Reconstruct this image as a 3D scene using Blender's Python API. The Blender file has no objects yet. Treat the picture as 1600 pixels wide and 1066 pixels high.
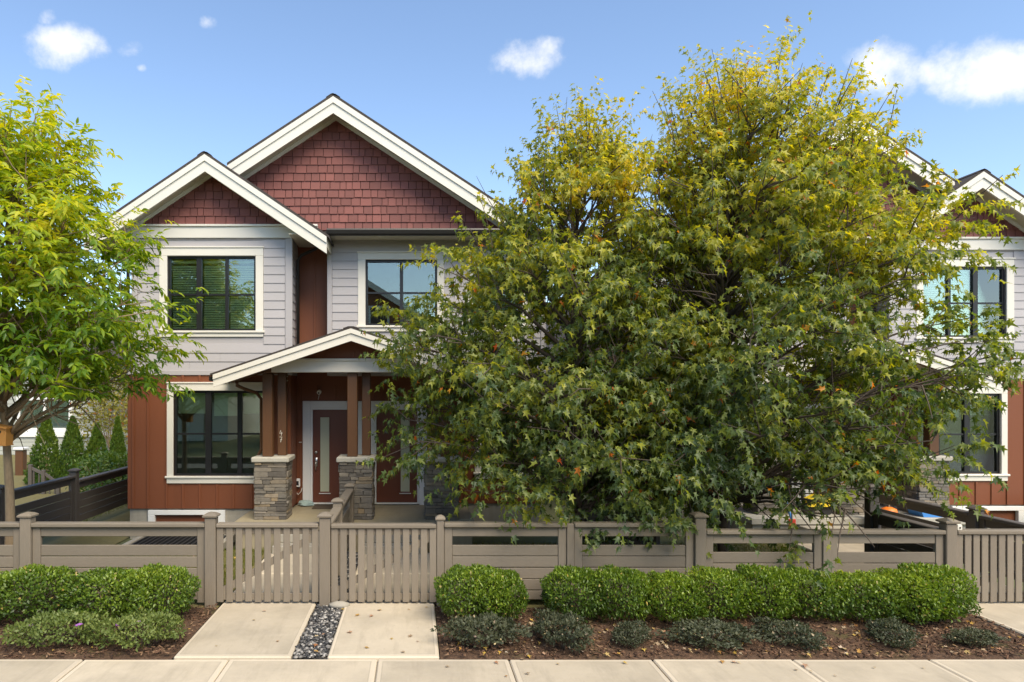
import bpy, math, random
import numpy as np
from mathutils import Vector, Matrix

random.seed(7)
rng = np.random.default_rng(7)
R = math.radians
scene = bpy.context.scene
col = scene.collection

# ------------------------------------------------------------------ camera
CAM_Z = 2.83
FPX = 1060.0
cam_d = bpy.data.cameras.new('camera')
cam = bpy.data.objects.new('camera', cam_d)
col.objects.link(cam)
cam.location = (0, 0, CAM_Z)
cam.rotation_euler = (R(90), 0, 0)
cam_d.sensor_width = 36
cam_d.lens = FPX / 1600 * 36
cam_d.shift_x = (800 - 648) / 1600
cam_d.shift_y = (615 - 533) / 1600
cam_d.clip_end = 2000
scene.camera = cam

# ------------------------------------------------------------------ light
SUN_AZ, SUN_EL = R(152), R(50)
SKY_STRENGTH = 0.15
S = Vector((math.sin(SUN_AZ) * math.cos(SUN_EL), math.cos(SUN_AZ) * math.cos(SUN_EL), math.sin(SUN_EL)))
world = bpy.data.worlds.new('World')
scene.world = world
world.use_nodes = True
wn, wl = world.node_tree.nodes, world.node_tree.links
wn.clear()
w_out = wn.new('ShaderNodeOutputWorld')
w_bg = wn.new('ShaderNodeBackground')
w_sky = wn.new('ShaderNodeTexSky')
w_sky.sky_type = 'NISHITA'
w_sky.sun_disc = False
w_sky.sun_elevation = SUN_EL
w_sky.sun_rotation = SUN_AZ
w_sky.altitude = 100
w_sky.air_density = 1.0
w_sky.dust_density = 0.6
w_sky.ozone_density = 1.6
w_bg.inputs['Strength'].default_value = SKY_STRENGTH
wl.new(w_bg.outputs[0], w_out.inputs[0])


def wmath(op, a, b=None, c=None):
    n = wn.new('ShaderNodeMath')
    n.operation = op
    for i, v in enumerate((a, b, c)):
        if v is None:
            continue
        if isinstance(v, (int, float)):
            n.inputs[i].default_value = v
        else:
            wl.new(v, n.inputs[i])
    return n.outputs[0]


def build_clouds():
    tc = wn.new('ShaderNodeTexCoord')
    sep = wn.new('ShaderNodeSeparateXYZ')
    wl.new(tc.outputs['Generated'], sep.inputs[0])
    u = wmath('DIVIDE', sep.outputs[0], sep.outputs[1])
    v = wmath('DIVIDE', sep.outputs[2], sep.outputs[1])
    noise = wn.new('ShaderNodeTexNoise')
    noise.inputs['Scale'].default_value = 17
    noise.inputs['Detail'].default_value = 7
    noise.inputs['Roughness'].default_value = 0.6
    wl.new(tc.outputs['Generated'], noise.inputs['Vector'])
    nz = wmath('MULTIPLY_ADD', noise.outputs[0], 2.0, -1.0)
    total = None
    for (px, py, rx, ry, k) in [(98, 74, 62, 38, 1.0), (208, 75, 26, 20, .55), (222, 106, 12, 9, .5), (328, 35, 22, 16, .45), (76, 26, 22, 22, .35),
                                (832, 90, 58, 36, .95), (1382, 106, 58, 46, 1.0), (1470, 112, 60, 30, .55), (1560, 112, 110, 56, 1.1)]:
        du = wmath('MULTIPLY_ADD', u, FPX / rx, -(px - 648) / rx)
        dv = wmath('MULTIPLY_ADD', v, FPX / ry, -(615 - py) / ry)
        r2 = wmath('ADD', wmath('MULTIPLY', du, du), wmath('MULTIPLY', dv, dv))
        m = wmath('MAXIMUM', wmath('SUBTRACT', k, r2), -2.5)
        total = m if total is None else wmath('MAXIMUM', total, m)
    m = wmath('MULTIPLY_ADD', nz, 2.0, total)
    mr = wn.new('ShaderNodeMapRange')
    mr.interpolation_type = 'SMOOTHSTEP'
    mr.inputs['From Min'].default_value = -0.15
    mr.inputs['From Max'].default_value = 1.5
    wl.new(m, mr.inputs['Value'])
    front = wmath('GREATER_THAN', sep.outputs[1], 0.05)
    fac = wmath('MULTIPLY', mr.outputs[0], front)
    mix = wn.new('ShaderNodeMix')
    mix.data_type = 'RGBA'
    wl.new(fac, mix.inputs[0])
    wl.new(w_sky.outputs[0], mix.inputs[6])
    mix.inputs[7].default_value = (4.3, 4.35, 4.45, 1)
    wl.new(mix.outputs[2], w_bg.inputs['Color'])


build_clouds()
sun_d = bpy.data.lights.new('sun', 'SUN')
sun_d.energy = 3.1
sun_d.angle = R(40)
sun_d.color = (1.0, 0.87, 0.66)
sun = bpy.data.objects.new('sun', sun_d)
col.objects.link(sun)
sun.location = S * 60
sun.rotation_euler = S.to_track_quat('Z', 'Y').to_euler()
vs = scene.view_settings
vs.view_transform = 'Standard'
vs.look = 'None'
vs.gamma = 1
vs.exposure = 0.8
vs.use_curve_mapping = False
scene.cycles.max_bounces = 10
scene.cycles.diffuse_bounces = 5
scene.cycles.transparent_max_bounces = 12


# ------------------------------------------------------------------ materials
class NT:
    def __init__(self, name):
        self.m = bpy.data.materials.new(name)
        self.m.use_nodes = True
        self.t = self.m.node_tree
        self.n = self.t.nodes
        self.l = self.t.links
        self.b = self.n['Principled BSDF']
        self.out = self.n['Material Output']

    def new(self, k, **kw):
        x = self.n.new(k)
        for a, v in kw.items():
            setattr(x, a, v)
        return x

    def link(self, a, b):
        self.l.new(a, b)

    def val(self, sock, v):
        if isinstance(v, (int, float, tuple)):
            sock.default_value = v
        else:
            self.l.new(v, sock)

    def math(self, op, a, b=0.0, c=0.0):
        x = self.new('ShaderNodeMath', operation=op)
        for i, v in enumerate((a, b, c)):
            self.val(x.inputs[i], v)
        return x.outputs[0]

    def mix(self, f, a, b, blend='MIX'):
        x = self.new('ShaderNodeMix', data_type='RGBA', blend_type=blend)
        self.val(x.inputs[0], f)
        self.val(x.inputs[6], a)
        self.val(x.inputs[7], b)
        return x.outputs[2]

    def pos(self, scale=(1, 1, 1)):
        g = self.new('ShaderNodeNewGeometry')
        mp = self.new('ShaderNodeMapping')
        mp.inputs['Scale'].default_value = scale
        self.link(g.outputs['Position'], mp.inputs[0])
        return mp.outputs[0]

    def noise(self, vec, scale, detail=4, rough=.55):
        x = self.new('ShaderNodeTexNoise')
        x.inputs['Scale'].default_value = scale
        x.inputs['Detail'].default_value = detail
        x.inputs['Roughness'].default_value = rough
        self.link(vec, x.inputs['Vector'])
        return x.outputs[0]

    def ramp(self, f, stops, interp='LINEAR'):
        x = self.new('ShaderNodeValToRGB')
        x.color_ramp.interpolation = interp
        e = x.color_ramp.elements
        while len(e) < len(stops):
            e.new(.5)
        for i, (p, c) in enumerate(stops):
            e[i].position = p
            e[i].color = (*c, 1) if len(c) == 3 else c
        self.link(f, x.inputs[0])
        return x.outputs[0]

    def rnd(self):
        """a random number for each piece, whether object or mesh island"""
        o = self.new('ShaderNodeObjectInfo')
        g = self.new('ShaderNodeNewGeometry')
        return self.math('FRACT', self.math('ADD', o.outputs['Random'], g.outputs['Random Per Island']))

    def bump(self, h, strength=.3, dist=.01):
        x = self.new('ShaderNodeBump')
        x.inputs['Strength'].default_value = strength
        x.inputs['Distance'].default_value = dist
        self.link(h, x.inputs['Height'])
        self.link(x.outputs[0], self.b.inputs['Normal'])


def c4(c):
    return (*c, 1)


def mat_paint(name, c, vary=.12, rough=.6, grain=(1, 1, 1), gscale=6, bump=.15, dirt=.15, piece=.15):
    t = NT(name)
    p = t.pos(grain)
    n1 = t.noise(p, gscale, 6, .65)
    n2 = t.noise(t.pos(), .9, 5, .6)
    base = t.mix(n1, c4([x * (1 - vary) for x in c]), c4([min(1, x * (1 + vary)) for x in c]))
    base = t.mix(t.math('MULTIPLY', n2, dirt), base, c4([x * .55 for x in c]))
    rn = t.rnd()
    k = t.math('MULTIPLY_ADD', rn, 2 * piece, 1 - piece)
    hsv = t.new('ShaderNodeHueSaturation')
    t.link(k, hsv.inputs['Value'])
    t.link(base, hsv.inputs['Color'])
    t.link(hsv.outputs[0], t.b.inputs['Base Color'])
    t.b.inputs['Roughness'].default_value = rough
    if bump:
        t.bump(n1, bump, .006)
    return t.m


def mat_concrete(name, c, stain=.35, tooled=False):
    t = NT(name)
    p = t.pos()
    big = t.noise(p, 1.1, 7, .68)
    mid = t.noise(p, 5, 6, .7)
    fine = t.noise(p, 90, 3, .7)
    broom = t.noise(t.pos((160, 5, 1)), 1, 2, .5)
    st = t.ramp(big, [(.42, (0, 0, 0)), (.66, (1, 1, 1))])
    a = t.mix(t.math('MULTIPLY', st, stain), c4(c), c4([c[0] * .42, c[1] * .43, c[2] * .45]))
    a = t.mix(t.math('MULTIPLY', mid, .75), a, c4([c[0] * .72, c[1] * .7, c[2] * .64]))
    a = t.mix(t.math('MULTIPLY', fine, .5), a, c4([x * .7 for x in c]))
    spots = t.ramp(t.noise(p, 16, 3, .7), [(.66, (0, 0, 0)), (.78, (1, 1, 1))])
    a = t.mix(t.math('MULTIPLY', spots, .55), a, c4([x * .45 for x in c]))
    streak = t.ramp(t.noise(t.pos((7, 1.1, 1)), 1.0, 5, .7), [(.5, (0, 0, 0)), (.72, (1, 1, 1))])
    a = t.mix(t.math('MULTIPLY', streak, .38), a, c4([c[0] * .5, c[1] * .49, c[2] * .47]))
    if tooled:
        tc = t.new('ShaderNodeTexCoord')
        sp = t.new('ShaderNodeSeparateXYZ')
        t.link(tc.outputs['Generated'], sp.inputs[0])
        ds = [t.math('MINIMUM', sp.outputs[k], t.math('SUBTRACT', 1.0, sp.outputs[k])) for k in (0, 1)]
        d = t.math('ADD', t.math('MINIMUM', ds[0], ds[1]), t.math('MULTIPLY_ADD', mid, .012, -.006))
        band = t.math('LESS_THAN', d, .036)
        a = t.mix(t.math('MULTIPLY', band, .55), a, c4([min(1, x * 1.08) for x in c]))
        rim = t.math('LESS_THAN', t.math('ABSOLUTE', t.math('SUBTRACT', d, .038)), .004)
        a = t.mix(t.math('MULTIPLY', rim, .35), a, c4([x * .5 for x in c]))
    rn = t.rnd()
    hsv = t.new('ShaderNodeHueSaturation')
    t.link(t.math('MULTIPLY_ADD', rn, .16, .92), hsv.inputs['Value'])
    t.link(a, hsv.inputs['Color'])
    t.link(hsv.outputs[0], t.b.inputs['Base Color'])
    t.b.inputs['Roughness'].default_value = .85
    h = t.math('ADD', t.math('MULTIPLY', broom, .6), fine)
    t.bump(h, .35, .004)
    return t.m


def mat_plain(name, c, rough=.5, metal=0.0, spec=.5):
    t = NT(name)
    n = t.noise(t.pos(), 9, 4, .6)
    t.link(t.mix(n, c4([x * .88 for x in c]), c4([min(1, x * 1.1) for x in c])), t.b.inputs['Base Color'])
    t.b.inputs['Roughness'].default_value = rough
    t.b.inputs['Metallic'].default_value = metal
    t.b.inputs['Specular IOR Level'].default_value = spec
    return t.m


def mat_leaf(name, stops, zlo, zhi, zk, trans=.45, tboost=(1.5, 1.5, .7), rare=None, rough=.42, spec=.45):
    """leaf colour: random per leaf, shifted with the height of the leaf in the crown (turned tips, and sun on the tops put into the colour)"""
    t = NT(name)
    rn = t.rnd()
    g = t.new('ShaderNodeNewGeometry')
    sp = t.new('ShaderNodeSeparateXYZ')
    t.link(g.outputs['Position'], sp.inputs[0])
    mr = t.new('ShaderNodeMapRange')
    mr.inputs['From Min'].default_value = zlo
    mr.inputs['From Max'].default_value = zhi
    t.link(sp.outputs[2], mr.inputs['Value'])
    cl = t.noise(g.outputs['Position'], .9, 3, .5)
    f = t.math('ADD', t.math('MULTIPLY', rn, .52), t.math('MULTIPLY', mr.outputs[0], zk))  # height term also paints sunlit tops and duller lower leaves
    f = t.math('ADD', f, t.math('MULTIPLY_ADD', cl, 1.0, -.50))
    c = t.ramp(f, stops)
    if rare:
        r2 = t.math('FRACT', t.math('MULTIPLY', rn, 37.7))
        c = t.mix(t.math('GREATER_THAN', r2, 1 - rare[0]), c, t.mix(t.math('FRACT', t.math('MULTIPLY', rn, 91.3)), c4(rare[1]), c4(rare[2])))
    t.link(c, t.b.inputs['Base Color'])
    t.b.inputs['Roughness'].default_value = rough
    t.b.inputs['Specular IOR Level'].default_value = spec
    tr = t.new('ShaderNodeBsdfTranslucent')
    t.link(t.mix(1.0, c, c4(tboost), 'MULTIPLY'), tr.inputs['Color'])
    ms = t.new('ShaderNodeMixShader')
    ms.inputs[0].default_value = trans
    t.link(t.b.outputs[0], ms.inputs[1])
    t.link(tr.outputs[0], ms.inputs[2])
    t.link(ms.outputs[0], t.out.inputs['Surface'])
    return t.m


def mat_glass(name, tint=(.8, .9, .85), boost=2.2):
    t = NT(name)
    fr = t.new('ShaderNodeFresnel')
    fr.inputs['IOR'].default_value = 1.5
    tp = t.new('ShaderNodeBsdfTransparent')
    tp.inputs['Color'].default_value = c4(tint)
    gl = t.new('ShaderNodeBsdfGlossy')
    gl.inputs['Roughness'].default_value = 0.0
    gl.inputs['Color'].default_value = (.95, 1, .97, 1)
    f = t.math('MINIMUM', t.math('MULTIPLY', fr.outputs[0], boost), 1.0)
    nz = t.new('ShaderNodeBump')
    nz.inputs['Strength'].default_value = .02
    nz.inputs['Distance'].default_value = .01
    t.link(t.noise(t.pos(), 2.0, 1, .4), nz.inputs['Height'])
    t.link(nz.outputs[0], gl.inputs['Normal'])
    ms = t.new('ShaderNodeMixShader')
    t.link(f, ms.inputs[0])
    t.link(tp.outputs[0], ms.inputs[1])
    t.link(gl.outputs[0], ms.inputs[2])
    t.link(ms.outputs[0], t.out.inputs['Surface'])
    return t.m


def mat_soil():
    t = NT('mulch')
    p = t.pos()
    a = t.noise(p, 28, 6, .75)
    b = t.noise(p, 2.2, 5, .6)
    c = t.ramp(a, [(.3, (.035, .018, .010)), (.5, (.10, .055, .03)), (.72, (.22, .13, .075))])
    moss = t.ramp(b, [(.55, (0, 0, 0)), (.68, (1, 1, 1))])
    c = t.mix(t.math('MULTIPLY', moss, .55), c, (.085, .085, .02, 1))
    t.link(c, t.b.inputs['Base Color'])
    t.b.inputs['Roughness'].default_value = .95
    t.bump(t.math('ADD', a, t.noise(p, 9, 4, .6)), .9, .03)
    return t.m


def mat_ramp_rnd(name, stops, rough=.7, bumpscale=30, bump=.3, grain=.25, spec=.4):
    t = NT(name)
    c = t.ramp(t.rnd(), stops)
    n = t.noise(t.pos(), bumpscale, 5, .65)
    c = t.mix(t.math('MULTIPLY', n, grain * 2), c, (.02, .018, .015, 1))
    t.link(c, t.b.inputs['Base Color'])
    t.b.inputs['Roughness'].default_value = rough
    t.b.inputs['Specular IOR Level'].default_value = spec
    t.bump(n, bump, .012)
    return t.m


def mat_frosted():
    t = NT('frosted_glass')
    t.b.inputs['Base Color'].default_value = (.50, .52, .38, 1)
    t.b.inputs['Roughness'].default_value = .22
    t.b.inputs['Specular IOR Level'].default_value = .7
    t.bump(t.noise(t.pos(), 60, 2, .5), .1, .003)
    return t.m


M = {}
M['siding'] = mat_paint('grey_siding', (.43, .41, .415), .05, .55, (1, 1, 14), 8, .12, .10, .03)
M['red'] = mat_paint('rust_red_board', (.195, .060, .022), .10, .6, (22, 1, 1), 6, .15, .18, .05)
M['shingle'] = mat_paint('red_shingle', (.215, .072, .058), .14, .7, (45, 1, 1.2), 5, .4, .25, .20)
M['trim'] = mat_paint('cream_trim', (.73, .70, .62), .03, .5, (1, 1, 1), 7, .05, .12, .02)
M['white'] = mat_paint('white_trim', (.80, .80, .78), .03, .5, (1, 1, 1), 7, .05, .14, .02)
M['soffit'] = mat_paint('soffit', (.62, .58, .46), .05, .5, (1, 30, 1), 5, .2, .1, .02)
M['fence'] = mat_paint('taupe_fence', (.225, .188, .143), .26, .7, (5, 5, 45), 3, .35, .40, .11)
M['fence_v'] = mat_paint('taupe_fence_upright', (.23, .192, .147), .26, .7, (45, 5, 2.5), 3, .35, .38, .10)
M['wood'] = mat_paint('stained_wood', (.110, .048, .017), .35, .5, (40, 40, 2.2), 2.2, .25, .25, .08)
M['porch_wood'] = mat_paint('porch_ceiling', (.17, .075, .035), .25, .55, (30, 2, 30), 2, .2, .2, .1)
M['door'] = mat_paint('door_red', (.155, .048, .026), .06, .38, (20, 1, 2), 4, .06, .08, .0)
M['black'] = mat_plain('black_vinyl', (.012, .012, .013), .4)
M['gutter'] = mat_plain('gutter_black', (.02, .018, .016), .4)
M['metal'] = mat_plain('satin_metal', (.6, .58, .54), .28, 1.0)
M['roof'] = mat_paint('asphalt_shingles', (.055, .045, .040), .4, .9, (1, 1, 1), 25, .5, .3, .1)
M['concrete'] = mat_concrete('concrete_walk', (.60, .52, .40), .62, True)
M['foundation'] = mat_concrete('foundation', (.42, .39, .33), .5)
M['porch_floor'] = mat_concrete('porch_floor', (.42, .36, .24), .4)
M['cap'] = mat_concrete('stone_cap', (.50, .48, .42), .25)
M['asphalt'] = mat_concrete('asphalt', (.09, .088, .085), .3)
M['soil'] = mat_soil()
M['lawn'] = mat_paint('lawn_soil', (.17, .145, .05), .4, .95, (1, 1, 1), 14, .5, .4, .0)
M['ground'] = mat_paint('ground', (.10, .11, .04), .3, .95, (1, 1, 1), 6, .4, .4, .0)
M['glass'] = mat_glass('window_glass', (.82, .90, .82), 3.6)
M['frost'] = mat_frosted()
M['blind'] = mat_paint('blind', (.80, .84, .66), .04, .6, (1, 1, 1), 4, 0, .1, .03)
M['room'] = mat_plain('room', (.24, .24, .20), .9)
M['dark_fence'] = mat_paint('darker_fence', (.105, .090, .078), .14, .65, (6, 6, 40), 3, .25, .22, .08)  # darker tone for the side fences, dividers and stair railing
M['bark'] = mat_paint('bark', (.30, .22, .135), .5, .9, (9, 9, 2.5), 4, .9, .4, 0)
M['bark_dark'] = mat_paint('bark_grey', (.095, .072, .055), .45, .9, (9, 9, 2.5), 4, .9, .4, 0)
M['stone'] = mat_ramp_rnd('ledge_stone', [(0, (.13, .115, .10)), (.3, (.24, .215, .18)), (.55, (.30, .26, .205)), (.8, (.20, .185, .165)), (.93, (.38, .29, .18)), (1, (.34, .31, .27))], .85, 16, .8, .3)
M['mortar'] = mat_plain('mortar', (.06, .055, .05), .95)
M['pebble'] = mat_ramp_rnd('pebbles', [(0, (.02, .022, .025)), (.45, (.06, .06, .062)), (.7, (.16, .15, .14)), (.88, (.38, .36, .33)), (1, (.6, .57, .52))], .5, 40, .2, .2)
M['chips'] = mat_ramp_rnd('bark_chips', [(0, (.04, .02, .012)), (.4, (.10, .05, .028)), (.75, (.19, .10, .055)), (1, (.30, .19, .11))], .9, 40, .3, .2)
M['litter'] = mat_ramp_rnd('fallen_leaves', [(0, (.30, .20, .11)), (.25, (.42, .33, .22)), (.5, (.52, .34, .05)), (.7, (.36, .14, .05)), (.85, (.55, .45, .33)), (1, (.60, .42, .06))], .7, 20, .2, .15)
M['maple'] = mat_leaf('maple_leaf', [(0, (.045, .078, .032)), (.25, (.10, .15, .045)), (.5, (.21, .245, .04)), (.75, (.42, .40, .03)), (1, (.66, .52, .03))],
                      2.0, 7.4, .50, .46, (1.9, 1.8, .45), (.008, (.55, .10, .02), (.62, .30, .03)))
M['ash'] = mat_leaf('ash_leaf', [(0, (.055, .125, .016)), (.3, (.13, .24, .02)), (.62, (.32, .41, .02)), (1, (.64, .58, .03))],
                    2.3, 6.8, .5, .5, (1.8, 1.6, .4))
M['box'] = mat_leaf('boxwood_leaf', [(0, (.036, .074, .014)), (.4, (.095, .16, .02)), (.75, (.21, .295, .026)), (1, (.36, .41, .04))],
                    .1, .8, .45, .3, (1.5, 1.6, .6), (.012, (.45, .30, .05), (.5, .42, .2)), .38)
M['box_core'] = mat_plain('shrub_core', (.020, .026, .010), 1.0)
M['gcover'] = mat_leaf('groundcover_leaf', [(0, (.07, .11, .03)), (.5, (.15, .20, .05)), (1, (.25, .29, .07))], .0, .3, .3, .3, (1.4, 1.5, .7), None, .5)
M['heather'] = mat_leaf('heather_leaf', [(0, (.035, .048, .026)), (.5, (.075, .085, .045)), (1, (.13, .135, .06))], .0, .3, .2, .25, (1.3, 1.4, .7), (.02, (.4, .3, .25), (.5, .4, .2)), .6)
M['cedar'] = mat_leaf('cedar_leaf', [(0, (.04, .09, .02)), (.5, (.09, .16, .025)), (1, (.20, .26, .03))], 0, 2, .3, .35, (1.7, 1.6, .5))
M['shrub_y'] = mat_leaf('yellow_shrub_leaf', [(0, (.14, .15, .03)), (.5, (.28, .26, .05)), (1, (.42, .36, .08))], 0, 4, .3, .45, (1.5, 1.4, .6), (.03, (.4, .1, .05), (.5, .25, .05)))
M['grass'] = mat_leaf('grass_blade', [(0, (.09, .12, .02)), (.5, (.17, .18, .03)), (1, (.30, .24, .06))], 0, .1, .2, .3)
M['violet'] = mat_plain('violet_petal', (.45, .16, .62), .6)
M['birdwood'] = mat_paint('birdhouse_wood', (.62, .29, .07), .15, .6, (30, 30, 3), 3, .2, .15, .05)
M['blue'] = mat_plain('blue_plastic', (.06, .24, .62), .35)
M['redp'] = mat_plain('red_plastic', (.65, .06, .03), .4)
M['orange'] = mat_plain('orange_skin', (.80, .20, .02), .5)
M['yellowp'] = mat_plain('yellow_plastic', (.75, .55, .03), .4)
M['rubber'] = mat_plain('black_rubber', (.015, .015, .015), .8)
M['cloth'] = mat_plain('pale_cloth', (.35, .46, .44), .9)
M['mat'] = mat_paint('doormat', (.10, .075, .05), .3, .95, (1, 1, 1), 60, .5, .3, 0)
M['neigh'] = mat_paint('neighbour_siding', (.40, .41, .36), .05, .6, (1, 1, 40), 2, .1, .1, .03)
M['peach'] = mat_paint('peach_wood', (.62, .40, .22), .1, .6, (3, 3, 20), 4, .1, .1, 0)
M['felt'] = mat_plain('wall_felt', (.06, .022, .016), .9)
M['numeral'] = mat_plain('pale_numeral', (.75, .72, .62), .35, .2)
M['grate'] = mat_plain('dark_grate', (.02, .022, .025), .5)


# ------------------------------------------------------------------ mesh building
class TR:                       # the house is built once and mirrored for its neighbour
    sx, cx, dy, dz = 1, 0.0, 0.0, 0.0


def tr(p):
    return (TR.sx * p[0] + TR.cx, p[1] + TR.dy, p[2] + TR.dz)


WORLD = {}


def parent_to(o, loc, parent):
    if parent is not None:
        o.parent = parent
        pl = WORLD[parent.name]
        o.location = (loc[0] - pl[0], loc[1] - pl[1], loc[2] - pl[2])
    else:
        o.location = loc
    col.objects.link(o)
    WORLD[o.name] = tuple(loc)


def tag(o, label=None, cat=None, group=None, kind=None):
    if label:
        o['label'] = label
    if cat:
        o['category'] = cat
    if group:
        o['group'] = group
    if kind:
        o['kind'] = kind
    return o


def empty(name, loc, label, cat, group=None):
    o = bpy.data.objects.new(name, None)
    o.empty_display_size = .2
    parent_to(o, tr(loc), None)
    return tag(o, label, cat, group)


class MB:
    def __init__(self):
        self.v, self.f = [], []

    def add(self, vs_, fs_):
        b = len(self.v)
        self.v += [tuple(p) for p in vs_]
        self.f += [tuple(i + b for i in f) for f in fs_]
        return self

    def box(self, x0, x1, y0, y1, z0, z1):
        return self.add([(x0, y0, z0), (x1, y0, z0), (x1, y1, z0), (x0, y1, z0), (x0, y0, z1), (x1, y0, z1), (x1, y1, z1), (x0, y1, z1)],
                        [(0, 3, 2, 1), (4, 5, 6, 7), (0, 1, 5, 4), (1, 2, 6, 5), (2, 3, 7, 6), (3, 0, 4, 7)])

    def bbox(self, x0, x1, y0, y1, z0, z1, b=.008):
        """box with bevelled long edges all round (chamfer b)"""
        b = min(b, (x1 - x0) * .3, (y1 - y0) * .3, (z1 - z0) * .3)
        vs_, idx = [], {}
        for ix, x in enumerate((x0, x1)):
            for iy, y in enumerate((y0, y1)):
                for iz, z in enumerate((z0, z1)):
                    sx, sy, sz = (1, -1)[ix], (1, -1)[iy], (1, -1)[iz]
                    for k, p in enumerate(((x, y + sy * b, z + sz * b), (x + sx * b, y, z + sz * b), (x + sx * b, y + sy * b, z))):
                        idx[(ix, iy, iz, k)] = len(vs_)
                        vs_.append(p)
        fs_ = []
        I = lambda *a: idx[a]
        for s in (0, 1):
            fs_.append([I(s, 0, 0, 0), I(s, 1, 0, 0), I(s, 1, 1, 0), I(s, 0, 1, 0)])
            fs_.append([I(0, s, 0, 1), I(1, s, 0, 1), I(1, s, 1, 1), I(0, s, 1, 1)])
            fs_.append([I(0, 0, s, 2), I(1, 0, s, 2), I(1, 1, s, 2), I(0, 1, s, 2)])
        for a in (0, 1):
            for c in (0, 1):
                fs_.append([I(0, a, c, 1), I(1, a, c, 1), I(1, a, c, 2), I(0, a, c, 2)])
                fs_.append([I(a, 0, c, 0), I(a, 1, c, 0), I(a, 1, c, 2), I(a, 0, c, 2)])
                fs_.append([I(a, c, 0, 0), I(a, c, 1, 0), I(a, c, 1, 1), I(a, c, 0, 1)])
                for d in (0, 1):
                    fs_.append([I(a, c, d, 0), I(a, c, d, 1), I(a, c, d, 2)])
        cen = Vector(((x0 + x1) / 2, (y0 + y1) / 2, (z0 + z1) / 2))
        out = []
        for f in fs_:
            p = [Vector(vs_[i]) for i in f]
            nrm = (p[1] - p[0]).cross(p[2] - p[0])
            if nrm.dot((p[0] + p[1] + p[2]) / 3 - cen) < 0:
                f = f[::-1]
            out.append(tuple(f))
        return self.add(vs_, out)

    def prism(self, poly, a0, a1, axis='y'):
        """poly in the plane across the axis: (x,z) for y, (y,z) for x, (x,y) for z"""
        def P(q, a):
            return {'y': (q[0], a, q[1]), 'x': (a, q[0], q[1]), 'z': (q[0], q[1], a)}[axis]
        n = len(poly)
        area = sum(poly[i][0] * poly[(i + 1) % n][1] - poly[(i + 1) % n][0] * poly[i][1] for i in range(n))
        if (area < 0) ^ (axis == 'y'):
            pass
        vs_ = [P(q, a0) for q in poly] + [P(q, a1) for q in poly]
        fs_ = [tuple(range(n)), tuple(range(2 * n - 1, n - 1, -1))] + [(i, i + n, (i + 1) % n + n, (i + 1) % n) for i in range(n)]
        pos = area > 0
        # outward normals
        flip = {'y': not pos, 'x': pos, 'z': pos}[axis] ^ (a1 < a0)
        if flip:
            fs_ = [f[::-1] for f in fs_]
        return self.add(vs_, fs_)

    def tube(self, pts, rads, seg=8, cap=True):
        pts = [Vector(p) for p in pts]
        if isinstance(rads, (int, float)):
            rads = [rads] * len(pts)
        vs_, fs_ = [], []
        u = None
        for i, p in enumerate(pts):
            d = (pts[min(i + 1, len(pts) - 1)] - pts[max(i - 1, 0)]).normalized()
            if u is None:
                u = d.orthogonal().normalized()
            else:
                u = (u - d * u.dot(d)).normalized()
            w = d.cross(u)
            for k in range(seg):
                a = 2 * math.pi * k / seg
                vs_.append(p + (u * math.cos(a) + w * math.sin(a)) * rads[i])
        for i in range(len(pts) - 1):
            for k in range(seg):
                k2 = (k + 1) % seg
                fs_.append((i * seg + k, i * seg + k2, (i + 1) * seg + k2, (i + 1) * seg + k))
        if cap:
            fs_.append(tuple(range(seg - 1, -1, -1)))
            n = len(pts) - 1
            fs_.append(tuple(n * seg + k for k in range(seg)))
        return self.add(vs_, fs_)

    def lathe(self, prof, c, seg=14, sx=1, sy=1):
        vs_, fs_ = [], []
        for (r, z) in prof:
            for k in range(seg):
                a = 2 * math.pi * k / seg
                vs_.append((c[0] + r * sx * math.cos(a), c[1] + r * sy * math.sin(a), c[2] + z))
        for i in range(len(prof) - 1):
            for k in range(seg):
                k2 = (k + 1) % seg
                fs_.append((i * seg + k, i * seg + k2, (i + 1) * seg + k2, (i + 1) * seg + k))
        fs_.append(tuple(range(seg - 1, -1, -1)))
        fs_.append(tuple((len(prof) - 1) * seg + k for k in range(seg)))
        return self.add(vs_, fs_)

    def build(self, name, mat, parent=None, smooth=False, base=False):
        vs_ = [tr(p) for p in self.v]
        fs_ = self.f if TR.sx > 0 else [f[::-1] for f in self.f]
        a = np.array(vs_)
        lo, hi = a.min(0), a.max(0)
        c = (lo + hi) / 2
        if base:
            c[2] = lo[2]
        me = bpy.data.meshes.new(name)
        me.from_pydata([tuple(p) for p in (a - c)], [], fs_)
        me.materials.append(M[mat] if isinstance(mat, str) else mat)
        if smooth:
            me.polygons.foreach_set('use_smooth', [True] * len(me.polygons))
        o = bpy.data.objects.new(name, me)
        parent_to(o, tuple(float(x) for x in c), parent)
        return o


def box(name, mat, parent, x0, x1, y0, y1, z0, z1, b=0):
    m = MB()
    (m.bbox(x0, x1, y0, y1, z0, z1, b) if b else m.box(x0, x1, y0, y1, z0, z1))
    return m.build(name, mat, parent)


UNIT = {}


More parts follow.
